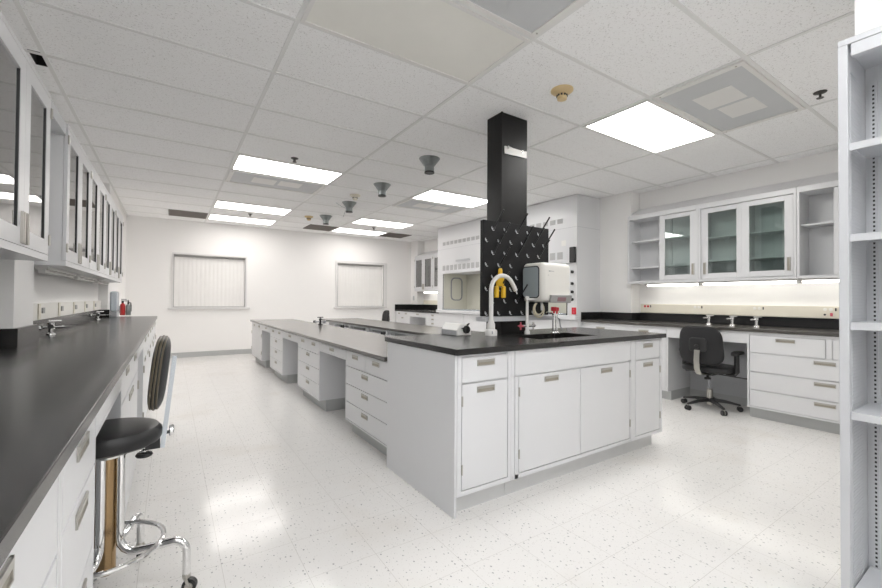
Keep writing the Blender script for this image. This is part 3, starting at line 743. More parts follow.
# ------------------------------------------------------------------ wall cabinets, right (sliding doors)
UX = 5.30; UZ0, UZ1 = 1.425, 2.335
def slide_cab(label, y0, y1, opens, doors, shelves=(1.65, 1.99)):
    t = thing('wall_cabinet', label, 'cabinet', (UX+.15, (y0+y1)/2, UZ0), 0, 'sliding glass wall cabinets on the right wall')
    a, b_ = y0+.001, y1-.001; k = .022
    bd = MB(); xb = XR-.003
    bd.box(UX, xb, a, a+k, UZ0, UZ1); bd.box(UX, xb, b_-k, b_, UZ0, UZ1)
    bd.box(UX, xb, a+k, b_-k, UZ0, UZ0+.025); bd.box(UX, xb, a+k, b_-k, UZ1-.035, UZ1)
    bd.box(xb-.012, xb, a+k, b_-k, UZ0+.025, UZ1-.035)
    bd.box(UX+.02, UX+.05, a+k, b_-k, UZ0+.025, UZ0+.030)
    bd.prism([(UX+.002, UZ1), (xb, UZ1), (xb, UZ1+.165), (UX+.002, UZ1+.020)], 'y', a, b_)
    bd.build('body', M['cab'], t, world=True)
    MB().box(xb-.020, xb-.012, (a+b_)/2-.012, (a+b_)/2+.012, UZ0+.03, UZ1-.04).build('shelf_strip', M['cabin'], t, world=True)
    for z in shelves:
        MB().box(UX+.055, xb-.021, a+k+.002, b_-k-.002, z, z+.018).build('shelf', M['cab'], t, world=True, bevel=.002)
    for (da, db, track, hs) in doors:
        x = UX+.006+.020*track; z0, z1 = UZ0+.032, UZ1-.042; m = .072
        d = MB().box(x, x+.016, da, da+m, z0, z1).box(x, x+.016, db-m, db, z0, z1).box(x, x+.016, da+m, db-m, z0, z0+.062).box(x, x+.016, da+m, db-m, z1-.055, z1)\
            .build('door', M['cab'], t, world=True, bevel=.0015, seg=1)
        MB().box(x+.006, x+.010, da+m, db-m, z0+.062, z1-.055).build('glass_pane', M['glassg'], d).matrix_parent_inverse = Matrix.Translation(-Vector(t.location)) if False else Matrix.Identity(4)
        g_ = d.children[0]; g_.data.transform(Matrix.Translation(-Vector(t.location)))
        hy = da+.036 if hs == 'r' else db-.036
        h = pull_mesh(.14, .032); h.xf(Matrix.Rotation(PI/2, 4, 'Y')); h.xf(Matrix.Rotation(RF, 4, 'Z')); h.xf(Matrix.Translation(Vector((x-.0005, hy, 1.58))-Vector(t.location)))
        h.build('handle', [M['nickel'], M['pull']], d)
    return t
slide_cab('leftmost cabinet of the right wall row, open on its left beside one glass door', 2.388, 3.300, None, [(2.412, 2.860, 0, 'r')], (1.63, 1.99))
slide_cab('wall cabinet with two closed glass sliding doors, middle of the right wall row', 1.460, 2.386, None, [(1.925, 2.362, 1, 'l'), (1.486, 1.940, 0, 'r')], (1.66, 1.94))
slide_cab('wall cabinet beside the tall shelving, its left half open showing one shelf', .500, 1.458, None, [(.53, .98, 1, 'l'), (.74, 1.180, 0, 'r')], (1.96,))
def strip_light(name, x0, x1, y0, y1, z, label, grp, on=True):
    t = thing(name, label, 'light', ((x0+x1)/2, (y0+y1)/2, z-.035), 0, grp)
    MB().box(x0, x1, y0, y1, z-.018, z-.001).build('housing', M['white'], t, world=True)
    xm = (x0+x1)/2
    MB().cyl((xm, y0+.02, z-.030), (xm, y1-.02, z-.030), .013, 12).build('tube', M['tubel'] if on else M['white'], t, world=True)
    MB().box(xm-.016, xm+.016, y0, y0+.02, z-.045, z-.018).box(xm-.016, xm+.016, y1-.02, y1, z-.045, z-.018).build('end_cap', M['white'], t, world=True)
SG = 'lit strip lights under the wall cabinets'
strip_light('strip_light', 5.36, 5.42, 2.40, 3.08, UZ0, 'lit strip light under the left cabinet of the right wall row', SG)
strip_light('strip_light', 5.36, 5.42, 1.462, 2.385, UZ0, 'lit strip light under the middle cabinet of the right wall row', SG)
strip_light('strip_light', 5.36, 5.42, .52, 1.455, UZ0, 'lit strip light under the cabinet beside the tall shelving', SG)

# ------------------------------------------------------------------ fume hoods
def fume_hood(y0, y1, label, right=False):
    t = thing('fume_hood', label, 'fume hood', (5.2, (y0+y1)/2, 0), 0, 'white fume hoods on the right wall')
    fx, bx = 4.86, 5.386 if right else XR-.003
    bx = XR-.003
    a, b_ = y0+.001, y1-.001
    pl, pr = (.15, .22) if not right else (.17, .19)
    ya, yb = a+pl, b_-pr
    clip = right
    # body pieces (the right hood is notched round the wall pier)
    def B(m, x0, x1, q0, q1, z0, z1, k=0):
        m.box(x0, x1, q0, q1, z0, z1, k)
    bd = MB()
    B(bd, fx, bx, a, ya, .968, 2.73-.01); B(bd, fx, bx, yb, b_, .968, 2.73-.01)
    B(bd, fx, bx, ya, yb, 1.745, 2.73-.01); B(bd, bx-.10, bx, ya, yb, .968, 1.745)
    bd.build('body', M['cab'], t, world=True)
    MB().box(fx-.004, fx, a, b_, 2.250, 2.256).box(fx+.01, bx-.01, a-.0009, a, 2.250, 2.256).build('panel_seam', M['greyl'], t, world=True)
    lf = .004
    MB().box(bx-.106, bx-.10, ya+lf, yb-lf, .975, 1.74).box(fx+.02, bx-.106, ya, ya+lf, .975, 1.74).box(fx+.02, bx-.106, yb-lf, yb, .975, 1.74).build('liner', M['liner'], t, world=True)
    MB().box(fx-.035, bx-.108, a, b_, .905, .967).build('sill', M['cab'], t, world=True, bevel=.006)
    MB().box(fx-.03, fx+.005, ya+.01, yb-.01, .968, .992).build('airfoil', M['steel'], t, world=True, bevel=.004)
    MB().box(fx-.028, fx, ya-.05, yb+.05, 1.728, 1.775).build('header_lip', M['cab'], t, world=True, bevel=.004)
    MB().box(fx-.006, fx, yb-.012, yb, .97, 1.73).box(fx-.006, fx, ya, ya+.012, .97, 1.73).build('sash_track', M['blackp'], t, world=True)
    # oval gasketed window in the far inner side wall
    g1 = rrect(5.055, 5.365, 1.165, 1.665, .10, 6); g2 = rrect(5.078, 5.342, 1.188, 1.642, .085, 6)
    yw = yb-lf-.0005
    v = [(p[0], yw, p[1]) for p in g1]+[(p[0], yw, p[1]) for p in g2]+[(p[0], yw-.012, p[1]) for p in g1]+[(p[0], yw-.012, p[1]) for p in g2]
    n = len(g1); f = []
    for i in range(n):
        k = (i+1) % n; f += [(i, k, n+k, n+i), (2*n+i, 3*n+i, 3*n+k, 2*n+k), (i, 2*n+i, 2*n+k, k), (n+i, n+k, 3*n+k, 3*n+i)]
    MB().add(v, f).build('window_gasket', M['grey'], t, world=True)
    # rows of vents
    for nm, z0, z1 in (('upper_vent', 2.335, 2.405), ('lower_vent', 1.800, 1.905)):
        m = MB(); q = b_-.20
        while q-.10 > a+(.16 if right else .1):
            m.box(fx-.003, fx+.001, q-.10, q, z0, z1); 
            for s_ in range(5): m.box(fx-.005, fx-.003, q-.098+s_*.02, q-.092+s_*.02, z0+.004, z1-.004, 1)
            q -= .142
        m.build(nm, [M['ventg'], M['greyl']], t, world=True)
    ym = (ya+yb)/2-.01
    MB().box(fx-.035, fx-.028, ym-.20, ym+.24, 1.955, 1.995).box(fx-.028, fx, ym-.19, ym-.17, 1.965, 1.985).box(fx-.028, fx, ym+.21, ym+.23, 1.965, 1.985).build('sash_handle', M['greyl'], t, world=True)
    bs = MB().box(4.90, bx-.11, a, b_, .11, .904).build('base', M['cab'], t, world=True)
    w = (b_-a)/2
    for k in range(2):
        MB().box(4.886, 4.899, a+.01+k*w, a+w-.004+k*w, .14, .89).build('door', M['cab'], t, world=True, bevel=.0015, seg=1)
    MB().box(4.96, bx-.11, a, b_, 0, .11).build('toe_kick', M['kick'], t, world=True)
    if right:
        MB().box(fx-.045, fx-.001, a+.012, a+.105, 1.735, 1.960).build('airflow_monitor', M['blackp'], t, world=True, bevel=.008)
        MB().box(fx-.002, fx, a+.20, a+.28, 1.995, 2.075).build('notice_label', M['white'], t, world=True)
        kn = []
        for z in (1.60, 1.43, 1.31, 1.20):
            MB().lathe([(.020, 0), (.022, -.01), (.016, -.026), (.010, -.03)], c=(fx, a+.075, z), axis='x').box(fx-.04, fx-.026, a+.069, a+.081, z-.02, z+.02).build('service_knob', M['blackp'], t, world=True)
        MB().box(fx-.012, fx, a+.012, a+.085, .985, 1.085).build('switch_plate', M['red'], t, world=True, bevel=.003)
        MB().box(fx-.016, fx-.012, a+.035, a+.060, 1.00, 1.03).box(fx-.016, fx-.012, a+.035, a+.060, 1.045, 1.07).build('outlet', M['pink'], t, world=True)
    return t
fume_hood(5.64, 7.47, 'far white fume hood with oval gasketed window, seen left of the pegboard')
fume_hood(3.80, 5.638, 'near white fume hood with black knobs and a red outlet, right of the pegboard', True)

# ------------------------------------------------------------------ far right alcove
FX = 4.93; G2 = 'drawer cabinets in the far right alcove'
w = 9.56-8.80
cabinet('small white cabinet with two top drawers in the far right corner', (FX, 9.585, 0), RF, .765, .45, [('drawer', .02, .382, .76, .865, {'pw': .10}), ('drawer', .382, .745, .76, .865, {'pw': .10})]+rows(.02, .745, [.756, .60, .36, .13], .10), z1=.880, group=G2)
knee('knee opening in the far right alcove', (FX, 8.82, 0), RF, .75, .880, .775)
cabinet('small white stacked drawer cabinet left of the far fume hood', (FX, 8.07, 0), RF, .595, .66, rows(.02, .575, [.865, .775, .68, .585, .36, .13], .10), z1=.880, group=G2)
wt = thing('worktop', 'short black worktop with backsplash in the far right corner alcove', 'worktop', (5.2, 8.5, .88))
MB().box(4.91, 5.388, 9.258, 9.597, .8815, .914).box(4.91, 5.597, 7.473, 9.258, .8815, .914).build('slab', M['epoxy'], wt, world=True)
MB().box(4.912, 5.388, 9.575, 9.597, .9145, 1.05).box(5.368, 5.388, 9.258, 9.575, .9145, 1.05).box(5.388, 5.597, 9.236, 9.258, .9145, 1.05).box(5.575, 5.597, 7.473, 9.236, .9145, 1.05).build('backsplash', M['epoxyb'], wt, world=True)
def hinged_cab(label, x, y0, y1, z0, z1, face, wallx, grp, shelves, gl, cap=.12):
    """face=-1: fronts look to -x, +1: to +x"""
    t = thing('wall_cabinet', label, 'cabinet', ((x+wallx)/2, (y0+y1)/2, z0), 0, grp)
    a, b_ = y0+.001, y1-.001; k = .02; s = -face
    F = x+s*.020; Wx = wallx-s*.003
    bd = MB()
    bd.box(F, Wx, a, a+k, z0, z1); bd.box(F, Wx, b_-k, b_, z0, z1)
    bd.box(F, Wx, a+k, b_-k, z0, z0+.03); bd.box(F, Wx, a+k, b_-k, z1-.03, z1); bd.box(Wx-s*.012, Wx, a+k, b_-k, z0+.03, z1-.03)
    bd.box(x, F, a, b_, z0, z0+.032); bd.box(x, F, a, b_, z1-.022, z1)
    pp = [(F, z1), (Wx, z1), (Wx, z1+cap+.02), (F, z1+.02)]
    bd.prism(pp, 'y', a, b_)
    bd.build('body', M['cab'], t, world=True)
    for z in shelves:
        q = MB().box(F+s*.03, Wx-s*.014, a+k+.002, b_-k-.002, z, z+.018).build('shelf', M['cab'], t, world=True)
    mid = (a+b_)/2
    for i, (da, db) in enumerate(((a+.003, mid-.0015), (mid+.0015, b_-.003))):
        m = .075; za, zb = z0+.035, z1-.025
        d = MB().box(x, F-s*.002, da, da+m, za, zb).box(x, F-s*.002, db-m, db, za, zb).box(x, F-s*.002, da+m, db-m, za, za+m).box(x, F-s*.002, da+m, db-m, zb-m, zb)
        for e in ((da+m, da+m+.006, za+m, zb-m), (db-m-.006, db-m, za+m, zb-m)): d.box(x+s*.003, F-s*.003, e[0], e[1], e[2], e[3], 1)
        do = d.build('door', [M['cab'], M['blackp']], t, world=True)
        L = Vector(t.location)
        p = MB().box(x+s*.008, x+s*.012, da+m, db-m, za+m, zb-m); p.xf(Matrix.Translation(-L)); p.build('glass_pane', gl, do)
        hy = db-.028 if i == 0 else da+.028
        p = MB().box(x, x-s*.010, hy-.020, hy-.014, za+.01, za+.15).box(x, x-s*.010, hy+.014, hy+.020, za+.01, za+.15).box(x, x-s*.004, hy-.014, hy+.014, za+.01, za+.15, 1).box(x-s*.007, x-s*.010, hy-.002, hy+.014, za+.01, za+.15)
        p.xf(Matrix.Translation(-L)); p.build('handle', [M['nickel'], M['pull']], do)
        hy = da+.002 if i == 0 else db-.002
        for hz in (za+.05, zb-.10):
            p = MB().cyl((x-s*.004, hy, hz), (x-s*.004, hy, hz+.055), .006, 8); p.xf(Matrix.Translation(-L)); p.build('hinge', M['nickel'], do)
    return t
hinged_cab('small wall cabinet with two glass doors in the far right corner', 5.30, 8.37, 9.245, 1.39, 2.29, -1, XR, 'wall cabinets of the far right alcove', (1.68, 1.98), M['glassl'])
hinged_cab('wall cabinet half hidden behind the far fume hood', 5.30, 7.475, 8.365, 1.39, 2.29, -1, XR, 'wall cabinets of the far right alcove', (1.68, 1.98), M['glassl'])
strip_light('strip_light', 5.38, 5.44, 7.55, 8.95, 1.39, 'lit strip light under the far right corner cabinets', SG)
rt = thing('wall_raceway', 'cream raceway on the wall of the far right alcove', 'raceway', (5.58, 8.3, 1.06))
MB().box(5.565, 5.598, 7.50, 9.22, 1.055, 1.16).build('channel', M['cream'], rt, world=True)
tag(MB().box(5.380, 5.389, 9.40, 9.46, 1.16, 1.27).build('wall_switch', M['greyl'], top=True), 'grey wall switch left of the far corner cabinet', 'switch')
t = thing('lab_tap', 'lab tap with faded red handle beside the far fume hood', 'tap', (5.12, 7.62, .9145))
MB().lathe([(.02, 0), (.018, .01), (.011, .015), (.011, .11)]).tube([(0, 0, .1), (-.05, 0, .125), (-.12, .02, .10)], .008, 8).build('body', M['chrome'], t)
MB().lathe([(.03, 0), (.04, .01), (.04, .07), (.03, .08)], c=(0, -.05, .06)).cyl((0, 0, .09), (0, -.05, .09), .008, 8).build('handle', M['pink'], t)

# ------------------------------------------------------------------ left wall: base run (front x = -.172)
BX = -.172; BD = .625
GL = 'base cabinets along the left wall'
def leftcab(ya, yb, label, fr, BD=BD):
    return cabinet(label, (BX, ya, 0), LF, yb-ya-.001, BD, fr, z1=.885, group=GL, pw=.14)
w = 1.0
leftcab(-1.0, .0, 'white drawer cabinet of the left wall run behind the viewpoint', rows(.02, w-.02, [.865, .70, .52, .33, .13]))
w = 1.066
leftcab(.001, 1.066, 'white cabinet under the nearest stretch of the left worktop, at the lower left corner', [('drawer', .02, w-.02, .705, .872, {'pw': .16, 'px': .15}), ('door', .02, w/2, .13, .70, {'hinge': 'l'}), ('door', w/2, w-.02, .13, .70, {'hinge': 'r', 'pull': False})])
w = .454
leftcab(1.067, 1.52, 'narrow white drawer cabinet left of the lab stool', rows(.02, w-.015, [.872, .72, .50, .31, .13]))
knee('knee opening in the left wall run where the lab stool stands', (BX, 1.52, 0), LF, .72, .885, .80, depth=.46, pw=0)
w = 1.11
leftcab(2.24, 3.35, 'white cabinet with drawers and doors behind the lab stool', [('drawer', .02, w/2, .715, .872), ('drawer', w/2, w-.02, .715, .872), ('door', .02, w/2, .13, .71, {'hinge': 'l', 'px': .2, 'vert': False}), ('door', w/2, w-.02, .13, .71, {'hinge': 'r', 'px': -.2})], .505)
knee('second knee opening of the left wall run, beyond the cabinets behind the stool', (BX, 3.35, 0), LF, .65, .885, .80, depth=.46, pw=0)
for k, (ya, yb) in enumerate(((4.0, 5.08), (5.08, 6.15), (6.15, 7.20))):
    w = yb-ya
    leftcab(ya, yb, ['white cabinet of the left wall run just past the second knee opening', 'white cabinet in the far half of the left wall run', 'white cabinet at the far end of the left wall run'][k],
        [('drawer', .02, w/2, .715, .872), ('drawer', w/2, w-.02, .715, .872), ('door', .02, w/2, .13, .71, {'hinge': 'l'}), ('door', w/2, w-.02, .13, .71, {'hinge': 'r'})], .52)
wt = thing('worktop', 'long glossy black worktop with backsplash along the left wall', 'worktop', (-.45, 3.2, .886))
ol = [(-.153, -1.0), (-.153, 7.23), (-.698, 7.23), (-.698, 7.058), (-.798, 7.058), (-.798, 3.402), (-.683, 3.402), (-.683, 3.028), (-.798, 3.028), (-.798, -1.0)]
MB().prism(ol, 'z', .8865, .920).build('slab', M['epoxy'], wt, world=True, bevel=.003)
bk = MB()
bk.box(-.798, -.778, -1.0, 3.028, .9205, 1.022); bk.box(-.778, -.663, 3.008, 3.028, .9205, 1.022); bk.box(-.683, -.663, 3.028, 3.422, .9205, 1.022)
bk.box(-.778, -.683, 3.402, 3.422, .9205, 1.022); bk.box(-.798, -.778, 3.402, 7.058, .9205, 1.022); bk.box(-.778, -.678, 7.038, 7.058, .9205, 1.022)
bk.build('backsplash', M['epoxy'], wt, world=True)
rt = thing('wall_raceway', 'cream outlet raceway on the left wall above the dark backsplash', 'raceway', (-.79, 5.2, 1.03))
MB().box(-.798, -.768, 3.43, 7.03, 1.026, 1.142).build('channel', M['offw'], rt, world=True)
for k in range(5):
    yy = 3.95+k*.62
    MB().box(-.768, -.762, yy-.03, yy+.03, 1.028, 1.14).build('cover_plate', M['cream'], rt, world=True)
    MB().box(-.768, -.760, yy+.075, yy+.135, 1.07, 1.11).build('outlet', M['ventg'], rt, world=True)
for k, (x, y) in enumerate(((-.70, 3.93), (-.71, 6.25))):
    t = thing('bench_valve', ['chrome double valve on the left worktop, the nearer one', 'chrome double valve on the left worktop, the farther one by the pier'][k], 'tap', (x, y, .9205), .15, 'chrome valves on the left worktop')
    MB().lathe([(.026, 0), (.024, .01), (.013, .016), (.013, .05), (.02, .055), (.02, .085), (.012, .09)]).build('stem', M['chrome'], t)
    MB().cyl((-.05, 0, .055), (.07, 0, .055), .011, 10).lathe([(.012, 0), (.022, .01), (.022, .03), (.012, .04)], c=(-.06, 0, .035)).build('valve_body', M['chrome'], t)
    MB().cyl((0, -.02, .06), (0, -.045, .06), .016, 12).build('knob', M['blackp'], t)
    MB().cyl((.07, 0, .055), (.13, .01, .058), .004, 8).box(-.012, .055, -.006, .006, .095, .104).build('lever', M['chrome'], t)

# wall cabinets, left
GW = 'glass door wall cabinets on the left wall'
for k, y in enumerate((.30, 1.20, 2.10)):
    hinged_cab(['glass door wall cabinet over the left worktop behind the viewpoint', 'glass door wall cabinet cut off by the left edge of the photo', 'large glass door wall cabinet nearest the camera on the left, before the gap'][k],
        -.55, y, y+.899, 1.38, 2.275, 1, XL, GW, (1.66, 1.97), M['glassl'], .005)
for k in range(4):
    y = 3.44+k*.895
    hinged_cab(['glass door wall cabinet on the left wall, first one after the gap', 'glass door wall cabinet on the left wall, second after the gap', 'glass door wall cabinet on the left wall, third after the gap', 'glass door wall cabinet on the left wall, last one before the far wall'][k],
        -.55, y, y+.894, 1.385, 2.28, 1, XL if k < 9 else -.7, GW, (1.66, 1.97), M['glassl'], .005)
tag(MB().box(-.67, -.56, 2.9985, 3.4415, 2.205, 2.28).build('filler_strip', M['greyl'], top=True), 'beige filler strip bridging the gap at the top between the left wall cabinets', 'trim')
for k in range(3):
    strip_light('strip_light', -.72, -.66, 3.60+k*1.15, 4.55+k*1.15, 1.385, ['strip light under the first left wall cabinet after the gap', 'strip light under the middle of the far left wall cabinets', 'strip light under the last left wall cabinet'][k], 'unlit strip lights under the left wall cabinets', False)
t = thing('towel_dispenser', 'blue-grey wall dispenser on the pier past the end of the left worktop', 'dispenser', (-.65, 7.45, .90))
MB().box(-.699, -.62, 7.30, 7.58, .99, 1.27).build('cover', M['ptd'], t, world=True, bevel=.02, seg=3)
MB().box(-.699, -.622, 7.305, 7.575, .90, .988).build('tray', M['grey'], t, world=True, bevel=.01)
fe = thing('fire_extinguisher', 'red fire extinguisher with black hose beyond the far end of the left worktop', 'fire extinguisher', (-.63, 8.30, .90))
MB().lathe([(.030, 0), (.036, .008), (.036, .15), (.030, .175), (.014, .19), (.014, .20)], c=(-.635, 8.30, .90)).build('cylinder', M['redp'], fe, world=True)
MB().lathe([(.016, 0), (.016, .02), (.010, .03)], c=(-.635, 8.30, 1.10)).box(-.655, -.565, 8.292, 8.308, 1.125, 1.136).box(-.655, -.585, 8.292, 8.308, 1.150, 1.160).build('valve', M['blackp'], fe, world=True)
MB().box(-.699, -.66, 8.28, 8.32, .93, 1.05).build('bracket', M['grey'], fe, world=True)
t = thing('canister', 'dark canister with black nozzle mounted right beside the red fire extinguisher', 'canister', (-.562, 8.30, .90))
MB().lathe([(.030, 0), (.034, .008), (.034, .15), (.026, .168), (.010, .18)]).build('can', M['galv'], t)
MB().lathe([(.012, .178), (.014, .20), (.006, .235), (.004, .245)]).tube([(0, 0, .20), (.03, 0, .20), (.034, 0, .16), (.034, 0, .06)], .008, 8).build('nozzle', M['blackp'], t)
MB().box(-.137, -.02, .040, .048, .05, .07).build('bracket', M['grey'], t)

# ------------------------------------------------------------------ tall shelving at the right edge
t = thing('shelving_unit', 'tall pale grey metal shelving unit cut off by the right edge of the photo', 'shelving', (2.14, -.03, 0))
sx0, sx1, sy0, sy1, sz = 2.0, 2.285, -.52, .432, 2.128
b = MB()
b.box(sx0+.03, sx1, sy1-.02, sy1, 0, sz-.02); b.box(sx0+.03, sx1, sy0, sy0+.02, 0, sz-.02)
b.box(sx1-.012, sx1, sy0+.02, sy1-.02, .08, sz-.02); b.box(sx0, sx1, sy0, sy1, sz-.02, sz+.002)
b.box(sx0, sx0+.03, sy1-.026, sy1, 0, sz-.02); b.box(sx0, sx0+.03, sy0, sy0+.026, 0, sz-.02)
b.box(sx0+.002, sx0+.03, sy0+.034, sy1-.034, sz-.065, sz-.02); b.box(sx0+.03, sx1-.012, sy0+.02, sy1-.02, .06, .08)
b.build('body', M['shelf'], t, world=True, bevel=.0015, seg=1)
for z in (.165, .795, 1.112, 1.425, 1.750):
    MB().box(sx0+.012, sx1-.014, sy0+.027, sy1-.027, z, z+.006).box(sx0+.012, sx0+.016, sy0+.027, sy1-.027, z-.020, z).build('shelf', M['shelf'], t, world=True)
for yy in (sy1-.044, sy0+.044):
    m = MB().box(sx1-.020, sx1-.012, yy-.009, yy+.009, .10, sz-.08)
    z = .11
    while z < sz-.09:
        m.box(sx1-.0206, sx1-.020, yy-.003, yy+.003, z, z+.008, 1); z += .0165
    m.build('slotted_strip', [M['shelf'], M['blackp']], t, world=True)
m = MB(); z = .10
m.box(sx0+.06, sx0+.20, sy1-.0215, sy1-.020, .10, sz-.10)
while z < sz-.1:
    m.box(sx0+.062, sx0+.198, sy1-.0225, sy1-.0215, z, z+.004, 1); z += .0125
m.build('slotted_side', [M['shelf'], M['greyl']], t, world=True)

# ------------------------------------------------------------------ lab stool (left)
SX, SY = -.195, 2.05
st_ = thing('lab_stool', 'lab stool with round black seat, chrome foot ring and low backrest at the left worktop', 'stool', (SX, SY, 0), 0)
MB().lathe([(.02, -.002), (.150, 0), (.170, .010), (.177, .028), (.175, .050), (.162, .066), (.14, .072), (.02, .074)], c=(0, 0, .608), n=40).build('seat', M['blackv'], st_)
MB().lathe([(.03, 0), (.066, .004), (.068, .012), (.050, .030), (.03, .033)], c=(0, 0, .570)).build('hub', M['chrome'], st_)
MB().cyl((0, 0, .12), (0, 0, .58), .031, 18).build('column', M['brown_refl'], st_)
for k in range(4):
    a = math.radians(-20+90*k); u = Vector((math.cos(a), math.sin(a), 0))
    P_ = [u*.044+Vector((0, 0, .575)), u*.044+Vector((0, 0, .25))]
    P_ += [u*(.044+.06*(1-math.cos(q)))+Vector((0, 0, .25-.06*math.sin(q))) for q in (.4, .8, 1.2, 1.5)]
    P_ += [u*.16+Vector((0, 0, .198)), u*.235+Vector((0, 0, .212))]
    P_ += [u*(.235+.045*math.sin(q))+Vector((0, 0, .212-.045*(1-math.cos(q)))) for q in (.4, .8, 1.2, 1.5)]
    P_ += [u*.281+Vector((0, 0, .075))]
    lg = MB().tube(P_, .015, 12).build('leg', M['chrome'], st_)
    w_ = MB(); cpos = u*.281; sd = Vector((-u.y, u.x, 0))
    w_.cyl(cpos+sd*.010+Vector((0, 0, .028))+u*.012, cpos-sd*.010+Vector((0, 0, .028))+u*.012, .027, 18)
    cw = w_.build('caster_wheel', M['blackp'], lg)
    MB().tube([cpos+Vector((0, 0, .078)), cpos+Vector((0, 0, .060))], .015, 12).cyl(cpos+sd*.016+Vector((0, 0, .028))+u*.012, cpos+sd*.012+Vector((0, 0, .028))+u*.012, .015, 12).cyl(cpos-sd*.016+Vector((0, 0, .028))+u*.012, cpos-sd*.012+Vector((0, 0, .028))+u*.012, .015, 12)\
        .tube([cpos+sd*.014+Vector((0, 0, .064)), cpos+sd*.014+u*.012+Vector((0, 0, .028))], .006, 6).tube([cpos-sd*.014+Vector((0, 0, .064)), cpos-sd*.014+u*.012+Vector((0, 0, .028))], .006, 6).cyl(cpos-sd*.016+Vector((0, 0, .062)), cpos+sd*.016+Vector((0, 0, .062)), .008, 8).build('caster_fork', M['nickel'], lg)
MB().tube([(.186*math.cos(q), .186*math.sin(q), .215) for q in [2*PI*i/40 for i in range(40)]], .0095, 10, closed=True).build('foot_ring', M['chrome'], st_)
# back support: flat bar, pad, spring
MB().prism([(.168, .575), (.184, .573), (.222, .945), (.206, .947)], 'y', -.020, .020).build('back_bar', M['steel'], st_)
def bendx(v): return Vector((v.x+.9*v.y*v.y-.10*v.z, v.y, v.z))
rotb = Matrix.Rotation(0, 3, 'Y')
pd = MB().pad((.163, 0, .885), .030, .150, .142, .55, .75, n=36, k=16, bend=lambda v: Vector((v.x-.5*v.y*v.y+.10*v.z, v.y, v.z)))
pd.build('backrest', M['blackv'], st_)
pp = MB()
def sg(w_, e): return math.copysign(abs(w_)**e, w_)
for off in (-.011, 0., .011):
    k_ = 1.004-abs(off)*2.0
    pp.tube([(.163+off-.5*(.150*k_*sg(math.cos(q), .55))**2+.10*.142*k_*sg(math.sin(q), .55), .150*k_*sg(math.cos(q), .55), .885+.142*k_*sg(math.sin(q), .55)) for q in [2*PI*(i+.5)/64 for i in range(64)]], .0035, 8, closed=True)
pp.build('piping', M['pipe'], st_)
MB().box(.120, .168, -.022, .022, .575, .632).cyl((.170, 0, .63), (.205, 0, .63), .007, 8).build('bracket', M['blackp'], st_)
MB().lathe([(.020, 0), (.024, .004), (.024, .014), (.018, .018)], c=(.198, 0, .635), axis='x').build('back_knob', M['chrome'], st_)
MB().tube([(.115+.016*math.cos(q), .016*math.sin(q), .560+q*.0021) for q in [i*.5 for i in range(56)]], .0028, 6).build('spring', M['chrome'], st_)
MB().lathe([(.026, 0), (.030, .006), (.026, .014)], c=(.115, 0, .546)).cyl((.115, 0, .55), (.115, 0, .62), .006, 8).build('tension_knob', M['blackp'], st_)

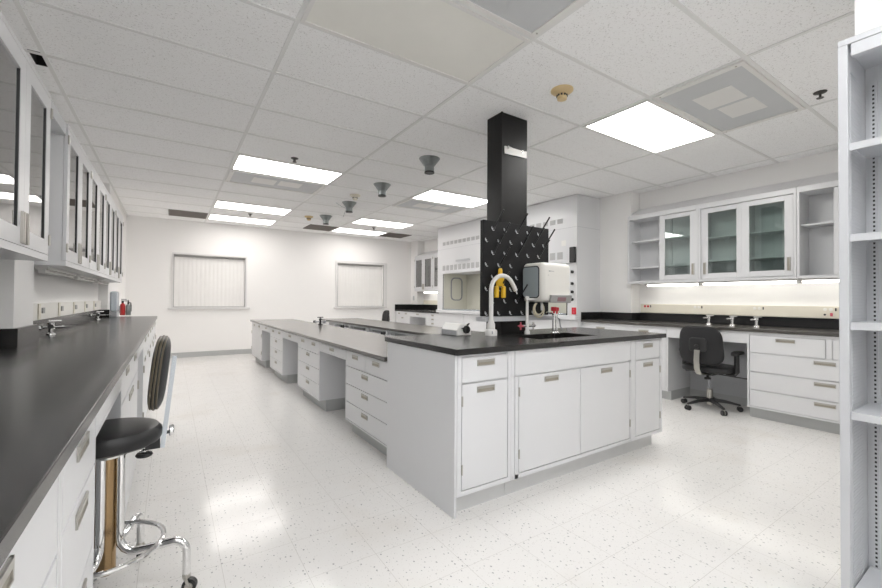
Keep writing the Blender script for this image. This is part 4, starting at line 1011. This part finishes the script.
# ------------------------------------------------------------------ office chairs
def office_chair(loc, rz, label):
    t = thing('office_chair', label, 'chair', loc, rz, 'black swivel office chairs')
    MB().pad((0, 0, .455), .235, .24, .042, .5, .62, n=36).build('seat', M['blackv'], t)
    MB().pad((-.255, 0, .715), .032, .215, .205, .5, .62, n=36, k=16, bend=lambda v: Vector((v.x+.85*v.y*v.y-.10*v.z, v.y*(1-.25*v.z), v.z))).build('backrest', M['fabric'], t)
    MB().pad((-.290, 0, .725), .016, .085, .075, .4, .4).build('back_plate', M['blackp'], t)
    MB().lathe([(.024, 0), (.026, -.008), (.020, -.022), (.012, -.024)], c=(-.306, 0, .705), axis='x').build('back_knob', M['blackp'], t)
    MB().add([(x, y, z) for (x, z) in ((-.312, .67), (-.325, .56), (-.315, .47), (-.26, .405), (-.12, .395)) for y in (-.027, .027)]+
             [(x+.006, y, z) for (x, z) in ((-.312, .67), (-.325, .56), (-.315, .47), (-.262, .411), (-.12, .401)) for y in (-.027, .027)],
             [(2*i, 2*i+1, 2*i+3, 2*i+2) for i in range(4)]+[(10+2*i+1, 10+2*i, 10+2*i+2, 10+2*i+3) for i in range(4)]+
             [(2*i, 2*i+2, 12+2*i, 10+2*i) for i in range(4)]+[(2*i+3, 2*i+1, 11+2*i, 13+2*i) for i in range(4)]).build('back_bar', M['nickel'], t)
    for s_ in (-1, 1):
        ar = MB().tube([(0, s_*.16, .405), (.0, s_*.235, .405), (.0, s_*.258, .44), (.0, s_*.258, .625)], .022, 10, rs=[.016, .022, .026, .024]).build('armrest', M['blackp'], t)
        MB().pad((.03, s_*.258, .643), .12, .042, .020, .6, .7, bend=lambda v: Vector((v.x, v.y, v.z-(.8*v.x*v.x if v.x > 0 else 1.2*v.x*v.x)))).build('arm_pad', M['blackp'], ar)
    MB().box(-.12, .12, -.08, .08, .385, .412).build('mechanism', M['blackp'], t, bevel=.006)
    MB().cyl((0, 0, .215), (0, 0, .39), .014, 14).build('piston', M['grey'], t)
    MB().lathe([(.028, .05), (.028, .215), (.02, .225)]).build('column', M['nickel'], t)
    MB().tube([(.06, -.05, .385), (.10, -.22, .37), (.12, -.32, .365)], .006, 8).pad((.13, -.34, .364), .014, .03, .01).build('lever', M['blackp'], t)
    MB().cyl((-.05, 0, .385), (-.05, 0, .35), .012, 10).lathe([(.03, 0), (.034, .01), (.028, .022)], c=(-.05, 0, .33)).build('tilt_knob', M['blackp'], t)
    for k in range(5):
        a = math.radians(14+72*k)-rz; u = Vector((math.cos(a), math.sin(a), 0)); sd = Vector((-u.y, u.x, 0))
        v = []
        for (r, z0, z1, hw) in ((.015, .085, .125, .024), (.15, .080, .110, .018), (.285, .060, .078, .013)):
            v += [u*r-sd*hw+Vector((0, 0, z0)), u*r+sd*hw+Vector((0, 0, z0)), u*r+sd*hw*.6+Vector((0, 0, z1)), u*r-sd*hw*.6+Vector((0, 0, z1))]
        f = [(3, 2, 1, 0), (8, 9, 10, 11)]
        for i in range(2):
            for q in range(4): f.append((4*i+q, 4*i+(q+1) % 4, 4*i+4+(q+1) % 4, 4*i+4+q))
        lg = MB().add(v, f).build('base_leg', M['blackp'], t, bevel=.003)
        cpos = u*.278
        MB().cyl(cpos+sd*.022+Vector((0, 0, .0275)), cpos+sd*.006+Vector((0, 0, .0275)), .027, 18).cyl(cpos-sd*.022+Vector((0, 0, .0275)), cpos-sd*.006+Vector((0, 0, .0275)), .027, 18).build('caster_wheel', M['blackp'], lg)
        MB().cyl(cpos+sd*.006+Vector((0, 0, .0275)), cpos-sd*.006+Vector((0, 0, .0275)), .018, 12).cyl(cpos+Vector((0, 0, .03)), cpos+Vector((0, 0, .066)), .008, 8).build('caster_hub', M['nickel'], lg)
    return t
office_chair((4.985, 2.13, 0), math.radians(2), 'black swivel office chair with armrests at the knee opening of the right worktop')
office_chair((4.07, 8.9, 0), math.radians(172), 'dark chair mostly hidden beyond the far island worktop, only its back top showing')

# ------------------------------------------------------------------ world, camera, colour
wd = bpy.data.worlds.new('world'); sc.world = wd; wd.use_nodes = True
wd.node_tree.nodes['Background'].inputs[0].default_value = (.9, .95, 1, 1); wd.node_tree.nodes['Background'].inputs[1].default_value = 1.0
cam = bpy.data.cameras.new('camera'); co = bpy.data.objects.new('camera', cam); COL.objects.link(co)
th, pt, rl, f = .5855, .013, .0067, 408.3
Fv = Vector((math.sin(th)*math.cos(pt), math.cos(th)*math.cos(pt), math.sin(pt)))
R0 = Vector((math.cos(th), -math.sin(th), 0)); U0 = R0.cross(Fv)
Rv = R0*math.cos(rl)+U0*math.sin(rl); Uv = U0*math.cos(rl)-R0*math.sin(rl)
mw = Matrix((Rv, Uv, -Fv)).transposed().to_4x4(); mw.translation = (0, 0, 1.19)
co.matrix_world = mw
cam.sensor_width = 36; cam.lens = f/882*36; cam.clip_start = .02
sc.camera = co
sc.view_settings.view_transform = 'Standard'; sc.view_settings.look = 'None'; sc.view_settings.gamma = 1
sc.view_settings.use_curve_mapping = False
sc.view_settings.exposure = 0.19
sc.cycles.max_bounces = 12; sc.cycles.diffuse_bounces = 8; sc.cycles.glossy_bounces = 6; sc.cycles.transparent_max_bounces = 24
sc.cycles.use_denoising = True
sc.cycles.sample_clamp_indirect = 6
